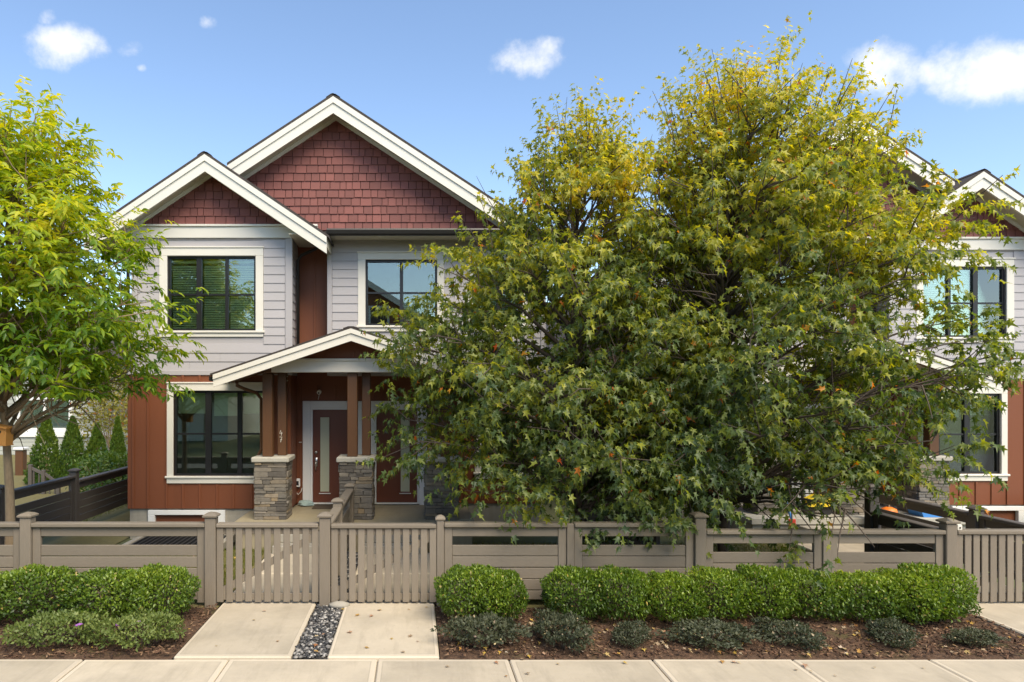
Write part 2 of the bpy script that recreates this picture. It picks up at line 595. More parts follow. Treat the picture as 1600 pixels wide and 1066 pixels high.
def unit(key, mat, kind):
    """unit meshes shared by alike pieces"""
    if key in UNIT:
        return UNIT[key]
    m = MB()
    if kind == 'wedge':       # lap board: x -.5...5, z 0..1, thick at the foot
        m.add([(-.5, -1, 0), (.5, -1, 0), (.5, 0, 0), (-.5, 0, 0), (-.5, -.35, 1), (.5, -.35, 1), (.5, 0, 1), (-.5, 0, 1)],
              [(0, 3, 2, 1), (4, 5, 6, 7), (0, 1, 5, 4), (1, 2, 6, 5), (2, 3, 7, 6), (3, 0, 4, 7)])
    elif kind == 'stone':
        r = random.Random(key)
        m.bbox(-.5, .5, -.5, .5, -.5, .5, .06)
        m.v = [(x + r.uniform(-.03, .03), y + r.uniform(-.10, .10) * (1 if y < 0 else .2), z + r.uniform(-.045, .045)) for x, y, z in m.v]
    elif kind == 'box':
        m.bbox(-.5, .5, -.5, .5, -.5, .5, .02)
    me = bpy.data.meshes.new(str(key))
    me.from_pydata(m.v, [], m.f)
    me.materials.append(M[mat])
    UNIT[key] = me
    return me


def piece(name, me, parent, loc, scale, rz=0.0, ry=0.0):
    o = bpy.data.objects.new(name, me)
    parent_to(o, tr(loc), parent)
    o.scale = scale
    o.rotation_euler = (0, ry, rz)
    return o


def np_mesh(name, V, F, mat, smooth=False):
    """V (n,3), F (m,k) arrays of equal-sized polygons"""
    me = bpy.data.meshes.new(name)
    k = F.shape[1]
    me.vertices.add(len(V))
    me.vertices.foreach_set('co', V.astype(np.float32).ravel())
    me.loops.add(F.size)
    me.loops.foreach_set('vertex_index', F.astype(np.int32).ravel())
    me.polygons.add(len(F))
    me.polygons.foreach_set('loop_start', np.arange(0, F.size, k, dtype=np.int32))
    if smooth:
        me.polygons.foreach_set('use_smooth', np.ones(len(F), dtype=bool))
    me.update(calc_edges=True)
    me.materials.append(M[mat])
    return me


def scatter(tv, tf, P, D, N, scale, width=None):
    """copies of a leaf template: tip direction D, normal N"""
    D = D / np.linalg.norm(D, axis=1, keepdims=True)
    N = N - D * (N * D).sum(1, keepdims=True)
    N = N / np.maximum(np.linalg.norm(N, axis=1, keepdims=True), 1e-6)
    X = np.cross(D, N)
    Rm = np.stack([X, D, N], axis=2)
    Rw = Rm if width is None else np.stack([X * width[:, None], D, N], axis=2)
    V = np.einsum('nij,vj->nvi', Rw, tv) * scale[:, None, None] + P[:, None, :]
    F = tf[None] + (np.arange(len(P)) * len(tv))[:, None, None]
    return V.reshape(-1, 3), F.reshape(-1, tf.shape[1]), Rm


def unitv(v):
    return v / np.maximum(np.linalg.norm(v, axis=-1, keepdims=True), 1e-9)


# leaf templates (tip along +y)
def maple_template():
    half = [(0, 0), (.36, .04), (.20, .25), (.46, .58), (.13, .50), (0, 1)]
    v = [(0, .33)] + half + [(-x, y) for x, y in half[1:5]]
    f = [(0, 1, 2), (0, 2, 3), (0, 3, 4), (0, 4, 5), (0, 5, 6), (0, 7, 1), (0, 8, 7), (0, 9, 8), (0, 10, 9), (0, 6, 10)]
    tv = np.array([(x * (1.0 if x > 0 else .88), y, .42 * abs(x) - .42 * y * y) for x, y in v])
    return tv, np.array(f)


def lance_template(w=.215):
    v = [(0, 0), (w, .35), (w * .75, .65), (0, 1), (-w * .75, .65), (-w, .35), (0, .5)]
    f = [(6, 0, 1), (6, 1, 2), (6, 2, 3), (6, 3, 4), (6, 4, 5), (6, 5, 0)]
    tv = np.array([(x, y, .45 * abs(x) - .18 * y * y) for x, y in v])
    return tv, np.array(f)


def oval_template():
    v = [(0, 0), (.28, .4), (0, 1), (-.28, .4)]
    f = [(0, 1, 2), (0, 2, 3)]
    return np.array([(x, y, .3 * abs(x) - .1 * y) for x, y in v]), np.array(f)


MAPLE, LANCE, OVAL = maple_template(), lance_template(), oval_template()

# ================================================================== the setting
FY = 9.1                         # front fence line
g = MB()
g.add([(-400, -400, -.12), (400, -400, -.12), (400, 700, -.12), (-400, 700, -.12)], [(0, 1, 2, 3)])
tag(g.build('ground', 'ground'), kind='structure')
m = MB()
m.box(-60, 60, -3.5, 5.35, -.3, -.10)
tag(m.build('road', 'asphalt'), kind='structure')
m = MB()
m.bbox(-60, 60, 5.36, 5.52, -.3, .0, .03)
tag(m.build('kerb', 'foundation'), kind='structure')

# sidewalk: slabs between joints (each a piece)
sw = MB()
sw.box(-40, 40, 5.525, 7.232, -.2, -.035)
sidewalk = tag(sw.build('sidewalk', 'foundation'), kind='structure')
joints = [(131 - 648) / 146.6 - 1.53 * 3, (131 - 648) / 146.6 - 1.53 * 2, (131 - 648) / 146.6 - 1.53] + [(p - 648) / 146.6 for p in (131, 358, 590, 795, 1019, 1237, 1450)]
joints += [joints[-1] + 1.5, joints[-1] + 3.0]
for a, b in zip(joints[:-1], joints[1:]):
    m = MB()
    m.bbox(a + .006, b - .006, 5.53, 7.23, -.06, 0.0 + random.uniform(-.004, .003), .012)
    m.build('slab', 'concrete', sidewalk)


def height(x, y, s=1.0):
    return s * (.035 * math.sin(x * 2.1 + 1.3) * math.cos(y * 2.7) + .025 * math.sin(x * 5.3 + y * 3.1))


def bed(name, mat, x0, x1, y0, y1, z=-.01, amp=.6, nx=80, ny=24):
    V, F = [], []
    for j in range(ny + 1):
        for i in range(nx + 1):
            x, y = x0 + (x1 - x0) * i / nx, y0 + (y1 - y0) * j / ny
            e = min(1, 4 * min(i / nx, 1 - i / nx, j / ny * 2, (1 - j / ny) * 2))
            V.append((x, y, z + e * (.03 + height(x, y, amp)) + e * random.uniform(-.008, .008)))
    for j in range(ny):
        for i in range(nx):
            a = j * (nx + 1) + i
            F.append((a, a + 1, a + nx + 2, a + nx + 1))
    mm = MB()
    mm.add(V, F)
    return tag(mm.build(name, mat, smooth=True), kind='structure')


bed('planting_bed', 'soil', -12, -2.60, 7.235, 9.0)
bed('planting_bed', 'soil', .275, 7.12, 7.235, 9.0)
bed('planting_bed', 'soil', 8.75, 14, 7.235, 9.0, nx=20)
bed('lawn', 'lawn', -7.0, -2.62, 9.02, 12.35, -.02, .4, 40, 20)
bed('lawn', 'lawn', .29, 7.0, 9.02, 12.9, -.02, .4, 40, 20)
bed('lawn', 'lawn', 10.4, 20, 9.02, 13.4, -.02, .4, 20, 10)
bed('side_yard', 'lawn', -30, -5.82, 12.4, 40, -.10, .4, 50, 40)


def path(name, x0, x1, y0, y1, splits):
    mm = MB()
    mm.box(x0 + .03, x1 - .03, y0 + .03, y1 - .03, -.12, -.02)
    root = tag(mm.build(name, 'foundation'), kind='structure')
    ys = [y0] + splits + [y1]
    for a, b in zip(ys[:-1], ys[1:]):
        q = MB()
        q.bbox(x0, x1, a + .006, b - .006, -.05, .018, .014)
        q.build('slab', 'concrete', root)


path('walkway', -2.58, -1.325, 7.242, 12.0, [9.12, 10.6])
path('walkway', -.935, .262, 7.242, 12.0, [9.12, 10.6])
path('walkway', 7.14, 8.68, 7.242, 12.9, [9.12, 10.7])
g = MB()
g.box(-1.322, -.938, 7.245, 12.2, -.1, -.02)
tag(g.build('gravel_bed', 'mortar'), kind='structure')


# ================================================================== townhouse
def holes_wall(mb, x0, x1, y0, y1, z0, z1, holes):
    xs = sorted({x0, x1, *[h[0] for h in holes], *[h[1] for h in holes]})
    zs = sorted({z0, z1, *[h[2] for h in holes], *[h[3] for h in holes]})
    for i in range(len(xs) - 1):
        for j in range(len(zs) - 1):
            cx_, cz_ = (xs[i] + xs[i + 1]) / 2, (zs[j] + zs[j + 1]) / 2
            if any(h[0] < cx_ < h[1] and h[2] < cz_ < h[3] for h in holes):
                continue
            mb.box(xs[i], xs[i + 1], y0, y1, zs[j], zs[j + 1])


def lap(wall, x0, x1, y, z0, z1, expo, holes):
    """lap boards, each its own piece, butting against the openings' trim"""
    me = unit('lap_board', 'siding', 'wedge')
    n = int(math.ceil((z1 - z0) / expo - .05))
    for i in range(n):
        a = z0 + i * expo
        b = min(a + expo + .012, z1)
        segs = [(x0, x1)]
        for h in holes:
            if a < h[3] - .01 and b - .02 > h[2]:
                ns = []
                for s0, s1 in segs:
                    if h[0] > s0:
                        ns.append((s0, min(s1, h[0])))
                    if h[1] < s1:
                        ns.append((max(s0, h[1]), s1))
                segs = [s for s in ns if s[1] - s[0] > .02]
        for s0, s1 in segs:
            cuts = [s0, s1]
            if s1 - s0 > 1.9:          # butt joint
                cuts = [s0, s0 + (s1 - s0) * random.uniform(.25, .75), s1]
            for c0, c1 in zip(cuts[:-1], cuts[1:]):
                piece('plank', me, wall, ((c0 + c1) / 2, y, a), (c1 - c0 - .003, .024, b - a))


def window(root, x0, x1, z0, z1, y, vm, hm, trim=(.16, .16, .17), sill=.12, blinds=None, room=1.6, roller=False):
    """black frame (part) > trim, sill, panes, blind; y = wall face"""
    f = MB()
    w = .045
    yf, yb = y + .035, y + .11
    f.box(x0, x1, yf, yb, z1 - w, z1)
    f.box(x0, x1, yf, yb, z0, z0 + w)
    f.box(x0, x0 + w, yf, yb, z0 + w, z1 - w)
    f.box(x1 - w, x1, yf, yb, z0 + w, z1 - w)
    xs = [x0 + w]
    for a, b in vm:
        f.box(a, b, yf - .006, yb, z0 + w, z1 - w)
        xs += [a, b]
    xs.append(x1 - w)
    for zz in hm:
        for i in range(0, len(xs), 2):
            f.box(xs[i], xs[i + 1], yf + .012, yb - .02, zz - .018, zz + .018)
    fr = f.build('window', 'black', root)
    t = MB()
    l, r, tp = trim
    yo, yi = y - .032, y + .034
    t.bbox(x0 - l, x1 + r, yo, yi, z1, z1 + tp, .006)
    t.bbox(x0 - l - .015, x1 + r + .015, yo - .02, yi, z1 + tp, z1 + tp + .03, .005)
    t.bbox(x0 - l, x0, yo, yi, z0, z1, .006)
    t.bbox(x1, x1 + r, yo, yi, z0, z1, .006)
    t.build('trim', 'trim', fr)
    t = MB()
    t.bbox(x0 - l - .03, x1 + r + .03, yo - .035, yi + .01, z0 - .045, z0, .008)
    t.bbox(x0 - l, x1 + r, yo - .004, yi, z0 - sill, z0 - .046, .006)
    t.build('sill', 'trim', fr)
    zz = [z0 + w] + [h for h in hm] + [z1 - w]
    for i in range(0, len(xs), 2):
        for a, b in zip(zz[:-1], zz[1:]):
            p = MB()
            p.box(xs[i], xs[i + 1], yf + .035, yf + .041, a + .005, b - .005)
            p.build('pane', 'glass', fr)
    if blinds and roller:
        b = MB()
        for (bx0, bx1, bz0, bz1) in blinds:
            b.box(bx0, bx1, yb + .03, yb + .035, bz0, bz1 + .05)
            b.bbox(bx0, bx1, yb + .024, yb + .041, bz0 - .03, bz0 - .001, .004)
        b.build('roller_shade', 'blind', fr)
    elif blinds:
        b = MB()
        for (bx0, bx1, bz0, bz1) in blinds:
            n = int((bz1 - bz0) / .048)
            for i in range(n):
                z = bz0 + i * .048
                b.add([(bx0, yb + .05, z), (bx1, yb + .05, z), (bx1, yb + .075, z + .037), (bx0, yb + .075, z + .037)], [(0, 1, 2, 3)])
            b.box(bx0, bx1, yb + .04, yb + .09, bz1, bz1 + .05)
        tag(b.build('blind', 'blind', fr), kind='stuff')
    rm = MB()
    d = room
    e = .25
    rm.add([(x0 - e, yb + .1, z0 - e), (x1 + e, yb + .1, z0 - e), (x1 + e, yb + d, z0 - e), (x0 - e, yb + d, z0 - e),
            (x0 - e, yb + .1, z1 + e), (x1 + e, yb + .1, z1 + e), (x1 + e, yb + d, z1 + e), (x0 - e, yb + d, z1 + e)],
           [(0, 1, 2, 3), (4, 7, 6, 5), (3, 2, 6, 7), (0, 3, 7, 4), (1, 5, 6, 2)])
    rm.build('room_lining', 'room', fr)
    return fr


def gable_roof(root, ax, az, hw_l, hw_r, slope, yv, yb, yw, t=.2, fascia=.33, name='roof', soffit='soffit', ridge=.05, cut=None):
    """a gable roof: two slabs, cream bargeboards with an upper moulding, soffit, rake frieze on the wall"""
    rf = MB()
    for s, hw in ((-1, hw_l), (1, hw_r)):
        ex, ez = ax + s * hw, az - slope * hw
        if cut and s < 0:      # the bay's roof covers the lower part of this verge
            cx_ = ax - cut[0]
            cz_ = az - slope * cut[0]
            rf.prism([(ax, az), (cx_, cz_), (cx_, cz_ - t), (ax, az - t)], yv + .04, cut[1])
            rf.prism([(ax, az), (ex, ez), (ex, ez - t), (ax, az - t)], cut[1] + .001, yb)
        else:
            rf.prism([(ax, az), (ex, ez), (ex, ez - t), (ax, az - t)], yv + .04, yb)
    roof = rf.build(name, soffit, root)
    sk = MB()
    for s, hw in ((-1, hw_l), (1, hw_r)):
        ex, ez = ax + s * (hw + .05), az - slope * (hw + .05)
        y_s = yv - .03
        if cut and s < 0:
            cx_, cz_ = ax - cut[0], az - slope * cut[0]
            sk.prism([(ax, az + ridge + .005), (cx_, cz_ + ridge + .005), (cx_, cz_ + .004), (ax, az + .004)], y_s, cut[1])
            y_s = cut[1] + .001
        sk.prism([(ax, az + ridge + .005), (ex, ez + ridge + .005), (ex, ez + .004), (ax, az + .004)], y_s, yb)
    sk.build('shingle_layer', 'roof', roof)
    rc = MB()
    rc.prism([(ax - .14, az + ridge - .14 * slope + .008), (ax, az + ridge + .007), (ax + .14, az + ridge - .14 * slope + .008), (ax + .14, az + ridge - .14 * slope + .022), (ax + .05, az + ridge - .05 * slope + .024), (ax - .05, az + ridge - .05 * slope + .024), (ax - .14, az + ridge - .14 * slope + .022)], yv - .035, yb)
    rc.build('ridge_cap', 'roof', roof)
    for s, hw in ((-1, hw_l), (1, hw_r)):
        if cut and s < 0:
            hw = cut[0]
        ex, ez = ax + s * hw, az - slope * hw
        b = MB()
        b.prism([(ax, az - .015), (ex, ez - .015), (ex, ez - fascia), (ax, az - fascia)], yv, yv + .038)
        bb = b.build('bargeboard', 'trim', roof)
        b = MB()
        b.prism([(ax, az), (ex, ez), (ex, ez - fascia * .38), (ax, az - fascia * .38)], yv - .026, yv - .002)
        b.build('moulding', 'trim', bb)
    return roof


def rake_frieze(root, ax, az, hw_l, hw_r, slope, yw, t, w=.17, zmin=-9):
    for s, hw in ((-1, hw_l), (1, hw_r)):
        ex, ez = ax + s * hw, az - slope * hw
        q = MB()
        q.prism([(ax, az - t - .004), (ex, ez - t - .004), (ex, ez - t - w), (ax, az - t - w)], yw - .045, yw - .004)
        q.build('rake_board', 'trim', root)


def shingles(wall, ax, az, slope, t, y, z0, expo, hw_l, hw_r, limit, hidden=None):
    """staggered shingles; the largest in view are pieces, the rest one mass"""
    me = unit('shingle', 'shingle', 'wedge')
    rest = MB()
    n_obj = 0
    z = z0
    todo = []
    row = 0
    while True:
        half = (az - t - z) / slope
        if half < .12:
            break
        xl, xr = max(ax - half, ax - hw_l), min(ax + half, ax + hw_r)
        x = xl - random.uniform(0, .12)
        while x < xr - .03:
            w = random.choice((.13, .16, .18, .20, .23)) + random.uniform(-.012, .012)
            a, b = max(x, xl), min(x + w - .012, xr)
            if b - a > .03:
                todo.append(((a + b) / 2, z + random.uniform(-.006, .004), b - a))
            x += w
        z += expo
        row += 1
    vis = [q for q in todo if not (hidden and hidden(q))]
    vis_set = set(vis[:limit]) if len(vis) > limit else set(vis)
    for q in todo:
        if q in vis_set:
            piece('shingle', me, wall, (q[0], y, q[1]), (q[2], .036, expo + .02))
        else:
            b = expo + .02
            rest.add([(q[0] - q[2] / 2, y - .026, q[1]), (q[0] + q[2] / 2, y - .026, q[1]), (q[0] + q[2] / 2, y, q[1]), (q[0] - q[2] / 2, y, q[1]),
                      (q[0] - q[2] / 2, y - .009, q[1] + b), (q[0] + q[2] / 2, y - .009, q[1] + b), (q[0] + q[2] / 2, y, q[1] + b), (q[0] - q[2] / 2, y, q[1] + b)],
                     [(0, 3, 2, 1), (4, 5, 6, 7), (0, 1, 5, 4), (1, 2, 6, 5), (2, 3, 7, 6), (3, 0, 4, 7)])
    if rest.v:
        tag(rest.build('shingle_field', 'shingle', wall), kind='stuff')


def battens(wall, xs, y, z0, z1, mat='red', holes=()):
    for x in xs:
        segs = [(z0, z1)]
        for h in holes:
            if h[0] < x < h[1]:
                segs = [s for s in ((z0, h[2]), (h[3], z1)) if s[1] - s[0] > .03]
        for a, b in segs:
            box('batten', mat, wall, x - .022, x + .022, y - .022, y - .001, a, b, .004)


def pillar(root, x0, x1, y0, y1, z0, z1, seed):
    r = random.Random(seed)
    core = box('porch_pillar', 'mortar', root, x0 + .035, x1 - .035, y0 + .035, y1 - .035, z0, z1)
    variants = [unit(f'stone_{i}', 'stone', 'stone') for i in range(7)]
    z = z0
    while z < z1 - .02:
        h = r.choice((.05, .065, .08, .10))
        if z + h > z1 - .03:
            h = z1 - z
        for face in ('front', 'left', 'right', 'back'):
            L = (x1 - x0) if face in ('front', 'back') else (y1 - y0) - .085
            p = 0
            while p < L - .01:
                w = r.uniform(.12, .32)
                if p + w > L - .09:
                    w = L - p
                dep = r.uniform(.045, .072)
                c = p + w / 2
                pr = (dep - .05) * .5
                sc = (w - .006, dep, h - .006)
                me = r.choice(variants)
                zc = z + h / 2
                if face == 'front':
                    piece('stone', me, core, (x0 + c, y0 + .02 - pr, zc), sc)
                elif face == 'back':
                    piece('stone', me, core, (x0 + c, y1 - .02 + pr, zc), sc, math.pi)
                elif face == 'right':
                    piece('stone', me, core, (x1 - .02 + pr, y0 + .0425 + c, zc), sc, math.pi / 2 * TR.sx)
                else:
                    piece('stone', me, core, (x0 + .02 - pr, y0 + .0425 + c, zc), sc, -math.pi / 2 * TR.sx)
                p += w
        z += h
    cp = MB()
    cp.bbox(x0 - .055, x1 + .055, y0 - .055, y1 + .055, z1 + .002, z1 + .10, .018)
    cp.build('pillar_cap', 'cap', core)
    return core


def door(root, xl, xr, zb, zt, y, lite, hinge_right, num):
    """slab > lite, lever, deadbolt; frame with wide trim"""
    d = box('door', 'door', root, xl, xr, y + .03, y + .075, zb + .03, zt, .004)
    fr = MB()
    l0, l1 = lite
    fz0, fz1 = zb + .26, zt - .16
    for a in ((l0 - .02, l1 + .02, fz0 - .03, fz0), (l0 - .02, l1 + .02, fz1, fz1 + .02), (l0 - .02, l0, fz0, fz1), (l1, l1 + .02, fz0, fz1)):
        fr.bbox(a[0], a[1], y + .016, y + .029, a[2], a[3], .003)
    fr.build('lite_frame', 'door', d)
    q = MB()
    q.bbox(l0 - .03, l1 + .03, y + .004, y + .028, fz0 - .048, fz0 - .031, .004)
    q.build('lite_sill', 'white', d)
    q = MB()
    q.box(l0, l1, y + .022, y + .028, fz0, fz1)
    q.build('glass_lite', 'frost', d)
    hx = xl + .07 if hinge_right else xr - .07
    q = MB()
    q.tube([(hx, y + .03, zb + 1.10), (hx, y - .0, zb + 1.10)], .032, 14)
    q.build('deadbolt', 'metal', d, True)
    q = MB()
    q.bbox(hx - .03, hx + .03, y + .012, y + .029, zb + .80, zb + .99, .006)
    q.tube([(hx, y + .02, zb + .92), (hx, y - .035, zb + .92), (hx, y - .04, zb + .84), (hx, y - .03, zb + .74), (hx, y + .02, zb + .72)], .012, 8)
    q.build('handle', 'metal', d, True)
    t = MB()
    t.bbox(xl - .21, xl - .05, y - .032, y + .02, zb - .02, zt + .19, .006)
    t.bbox(xr + .05, xr + .21, y - .032, y + .02, zb - .02, zt + .19, .006)
    t.bbox(xl - .0497, xr + .0497, y - .032, y + .02, zt + .05, zt + .19, .006)
    t.build('door_casing', 'white', d)
    t = MB()
    t.bbox(xl - .05, xl - .002, y - .012, y + .08, zb, zt + .05, .006)
    t.bbox(xr + .002, xr + .05, y - .012, y + .08, zb, zt + .05, .006)
    t.bbox(xl - .0019, xr + .0019, y - .012, y + .08, zt + .004, zt + .05, .006)
    t.build('door_frame', 'white', d)
    t = MB()
    t.bbox(xl - .0019, xr + .0019, y - .06, y + .09, zb, zb + .026, .006)
    t.build('threshold', 'white', d)
    t.build
    return d


def townhouse(second):
    BY, GY, DY, BACK = 13.75, 14.05, 14.5, 26.0
    XL, XB, XR = -5.78, -2.51, 2.7
    label = ('grey and rust-red townhouse with number 47 on its porch post' if not second else
             'rust-red and grey gabled townhouse standing behind the tall maple')
    h = empty('townhouse', (XL, BY, 0), label, 'townhouse')
    # shell (rear body)
    sh = MB()
    sh.box(XL + .01, XL + .16, BY + .16, BACK, .02, 6.2)
    sh.box(XR - .16, XR - .01, DY + .2, BACK, .02, 6.2)
    sh.box(XL + .01, XR - .01, BACK - .15, BACK, .02, 6.2)
    sh.box(XL + .17, XR - .17, BY + 1.9, BY + 2.0, .02, 6.2)
    sh.build('body', 'red', h)
    fo = MB()
    bwin = (-5.30, -3.94, .0, .37)
    holes_wall(fo, XL, XB, BY + .02, BY + .2, -.15, .50, [bwin])
    fo.box(XB, XR, DY + .02, DY + .2, -.15, .50)
    fo.build('foundation', 'foundation', h)
    # basement window
    b = MB()
    b.box(-5.30, -3.94, BY + .06, BY + .08, .0, .37)
    bw = b.build('basement_window', 'red', h)
    b = MB()
    b.bbox(-5.40, -3.84, BY - .03, BY + .05, .372, .468, .005)
    b.bbox(-5.40, -5.26, BY - .03, BY + .05, .0, .37, .005)
    b.bbox(-3.98, -3.84, BY - .03, BY + .05, .0, .37, .005)
    b.build('trim', 'white', bw)
    # ---- lower bay wall
    LW = (-4.88, -3.03, 1.163, 2.886)
    q = MB()
    holes_wall(q, XL - .03, XB, BY - .02, BY + .14, .50, 3.2, [LW])
    q.box(XB - .14, XB, BY + .142, DY + .1, .50, 3.2)
    lw = q.build('lower_wall', 'red', h)
    lh = (LW[0] - .13, LW[1] + .16, LW[2] - .17, LW[3] + .18)
    battens(lw, [-5.70, -5.40, -5.02, -4.69, -4.35, -4.0, -3.67, -3.30, -2.95, -2.6], BY - .02, .502, 3.2, 'red', [lh])
    window(h, *LW, BY - .02, [(-4.247, -4.13), (-3.597, -3.51)], [2.01], (.13, .16, .145), .15,
           [(LW[0] + .05, -4.27, 2.45, 2.80), (-4.1, -3.62, 2.40, 2.80), (-3.49, LW[1] - .05, 2.45, 2.80)], roller=True)
    # ---- upper bay wall
    UW = (-5.01, -3.22, 4.10, 5.616)
    q = MB()
    holes_wall(q, XL + .06, XB, BY, BY + .14, 3.2, 6.3, [UW])
    q.box(XB - .14, XB, BY + .142, DY + .1, 3.2, 6.3)
    uw = q.build('upper_wall', 'siding', h)
    uh = (UW[0] - .16, UW[1] + .16, UW[2] - .12, UW[3] + .19)
    lap(uw, XL + .175, XB - .115, BY, 3.30, 5.97, .1765, [uh])
    box('corner_board', 'siding', uw, XL + .05, XL + .17, BY - .035, BY - .001, 3.30, 5.97, .006)
    box('corner_board', 'siding', uw, XB - .11, XB + .035, BY - .035, BY - .001, 3.30, 5.97, .006)
    box('skirt_board', 'siding', uw, XL - .02, XB + .035, BY - .045, BY - .003, 3.20, 3.298, .006)
    # lap boards on the return wall
    me = unit('lap_board', 'siding', 'wedge')
    for i in range(15):
        piece('plank', me, uw, (XB, (BY + DY) / 2 + .02, 3.30 + i * .1765), (DY - BY - .06, .022, .187), math.pi / 2 * TR.sx)
    window(h, *UW, BY, [(-4.434, -4.332), (-3.85, -3.79)], [4.84], (.16, .155, .16), .125,
           [(UW[0] + .05, -4.45, 4.16, 5.50), (-4.32, -3.86, 4.16, 5.50), (-3.78, UW[1] - .05, 4.16, 5.50)])
    # belly band
    bb = MB()
    bb.bbox(XL + .03, XB + .55, BY - .05, BY - .003, 5.972, 6.20, .006)
    bb.bbox(XL + .03, XB + .55, BY - .085, BY - .003, 6.201, 6.245, .006)
    bb.build('belly_band', 'trim', h)
    # ---- recess and door wall
    q = MB()
    DZ = .47
    d1, d2 = (-2.18, -1.30), (-.82, .05)
    W3 = (1.42, 2.45, 1.15, 2.75)
    holes_wall(q, XB, XR, DY, DY + .14, .48, 3.2, [W3, (d1[0] - .05, d1[1] + .05, .48, 2.56), (d2[0] - .05, d2[1] + .05, .48, 2.56)])
    q.box(XB, -1.72, DY, DY + .14, 3.2, 6.3)
    dw = q.build('door_wall', 'red', h)
    battens(dw, [-2.44, -2.1, -1.7, -1.34, -1.11, -.7, -.35, .0, .36, .72, 1.08, 1.42, 1.78, 2.14, 2.5], DY, .482, 3.0, 'red',
            [(d1[0] - .24, d1[1] + .24, .3, 2.73), (d2[0] - .24, d2[1] + .24, .3, 2.73), (W3[0] - .17, W3[1] + .17, .98, 2.95)])
    battens(dw, [-2.14], DY, 3.3, 6.2)
    window(h, *W3, DY, [(1.91, 1.97)], [1.95], (.14, .14, .15), .14, [(W3[0] + .05, W3[1] - .05, 1.9, 2.65)])
    door(h, d1[0], d1[1], DZ, 2.48, DY, (-2.02, -1.83), True, 1)
    door(h, d2[0], d2[1], DZ, 2.48, DY, (-.30, -.11), False, 2)
    bk = MB()
    for d in (d1, d2):
        bk.box(d[0] - .05, d[1] + .05, DY + .10, DY + .13, .48, 2.56)
    bk.build('door_backing', 'room', dw)
    # ---- upper right wall
    W2 = (-1.02, .464, 4.235, 5.60)
    W4 = (1.25, 2.2, 4.235, 5.60)
    q = MB()
    holes_wall(q, -1.80, XR, GY, GY + .14, 3.2, 6.2, [W2, W4])
    q.box(-1.80, -1.66, GY + .142, DY + .05, 3.2, 6.2)
    q.box(-1.66, XR, GY + .142, DY + .2, 3.2, 3.3)
    q.box(XR - .14, XR, GY + .142, DY + .3, 3.3, 6.2)
    gw = q.build('front_wall', 'siding', h)
    hs = [(W2[0] - .155, W2[1] + .14, W2[2] - .13, W2[3] + .16), (W4[0] - .155, W4[1] + .14, W4[2] - .13, W4[3] + .16)]
    lap(gw, -1.705, XR - .10, GY, 3.28, 6.0, .1765, hs)
    box('corner_board', 'siding', gw, -1.81, -1.71, GY - .035, GY - .001, 3.2, 6.0, .006)
    box('corner_board', 'siding', gw, XR - .095, XR + .01, GY - .035, GY - .001, 3.2, 6.0, .006)
    box('frieze_board', 'trim', gw, -1.81, XR, GY - .04, GY - .002, 6.0, 6.18, .006)
    window(h, *W2, GY, [(-.31, -.24)], [4.92], (.155, .14, .135), .125, [(-.23, W2[1] - .05, 4.3, 4.75)])
    window(h, *W4, GY, [(1.70, 1.76)], [4.92], (.155, .14, .135), .125, [(W4[0] + .05, W4[1] - .05, 4.3, 5.5)])
    # ---- pent roof and gutter
    q = MB()
    q.prism([(GY - .55, 6.02), (GY - .55, 6.06), (GY + .05, 6.20), (GY + .05, 6.19), (GY + .0, 6.10), (GY - .50, 6.02)], -1.80, XR + .4, 'x')
    pent = q.build('pent_roof', 'roof', h)
    q = MB()
    q.box(-1.79, XR + .4, GY - .54, GY - .002, 6.0, 6.015)
    q.build('soffit', 'soffit', pent)
    q = MB()
    q.prism([(GY - .66, 6.09), (GY - .67, 6.06), (GY - .65, 5.99), (GY - .62, 5.965), (GY - .555, 5.965), (GY - .555, 6.09)], -1.74, XR + .4, 'x')
    q.build('gutter', 'gutter', pent)
    q = MB()
    q.tube([(-1.72, GY - .55, 5.95), (-1.80, GY - .40, 5.90), (-2.05, GY - .02, 5.82), (-2.36, GY + .05, 5.70), (-2.43, GY + .07, 5.60), (-2.43, GY + .07, 3.4)], .034, 10)
    q.build('downspout', 'gutter', pent, True)
    # ---- gables
    SM = (-4.10, 7.50, 2.36, 2.38, .675)
    t = .2
    wz = MB()
    hw = (SM[1] - t - 6.245) / SM[4]
    wz.prism([(SM[0] - hw, 6.246), (SM[0] + hw, 6.246), (SM[0], SM[1] - t)], BY, BY + .1)
    sg = wz.build('bay_gable_wall', 'felt', h)
    shingles(sg, SM[0], SM[1], SM[4], t, BY, 6.25, .1695, 2.3, 2.3, 140)
    rake_frieze(sg, *SM[:2], 1.9, 1.72, SM[4], BY, t, .09)
    gable_roof(h, *SM[:2], SM[2], SM[3], SM[4], BY - .5, BY + 3.4, BY, t, .33)
    box('eave_soffit', 'soffit', h, XB + .036, -1.80, BY - .44, BY + .75, 5.955, 5.97)
    BG = (-1.63, 8.77, 4.30, 4.34, .655)
    wz = MB()
    hw = (BG[1] - t - 6.19) / BG[4]
    wz.prism([(BG[0] - hw, 6.201), (BG[0] + hw, 6.201), (BG[0], BG[1] - t)], GY + .02, GY + .12)
    bg = wz.build('main_gable_wall', 'felt', h)

    def hidden(q):
        # behind the small gable's roof
        return q[0] < -1.9 and q[1] < SM[1] + .05 - SM[4] * abs(q[0] - SM[0]) - .1
    shingles(bg, BG[0], BG[1], BG[4], t, GY + .02, 6.21, .1695, 4.0, 4.0, 300 if not second else 150, hidden)
    rake_frieze(bg, *BG[:2], 2.0, 3.8, BG[4], GY + .02, t, .09)
    gable_roof(h, *BG[:2], BG[2], BG[3], BG[4], GY - .48, BACK + .4, GY, t, .33, cut=(2.12, GY + .15))
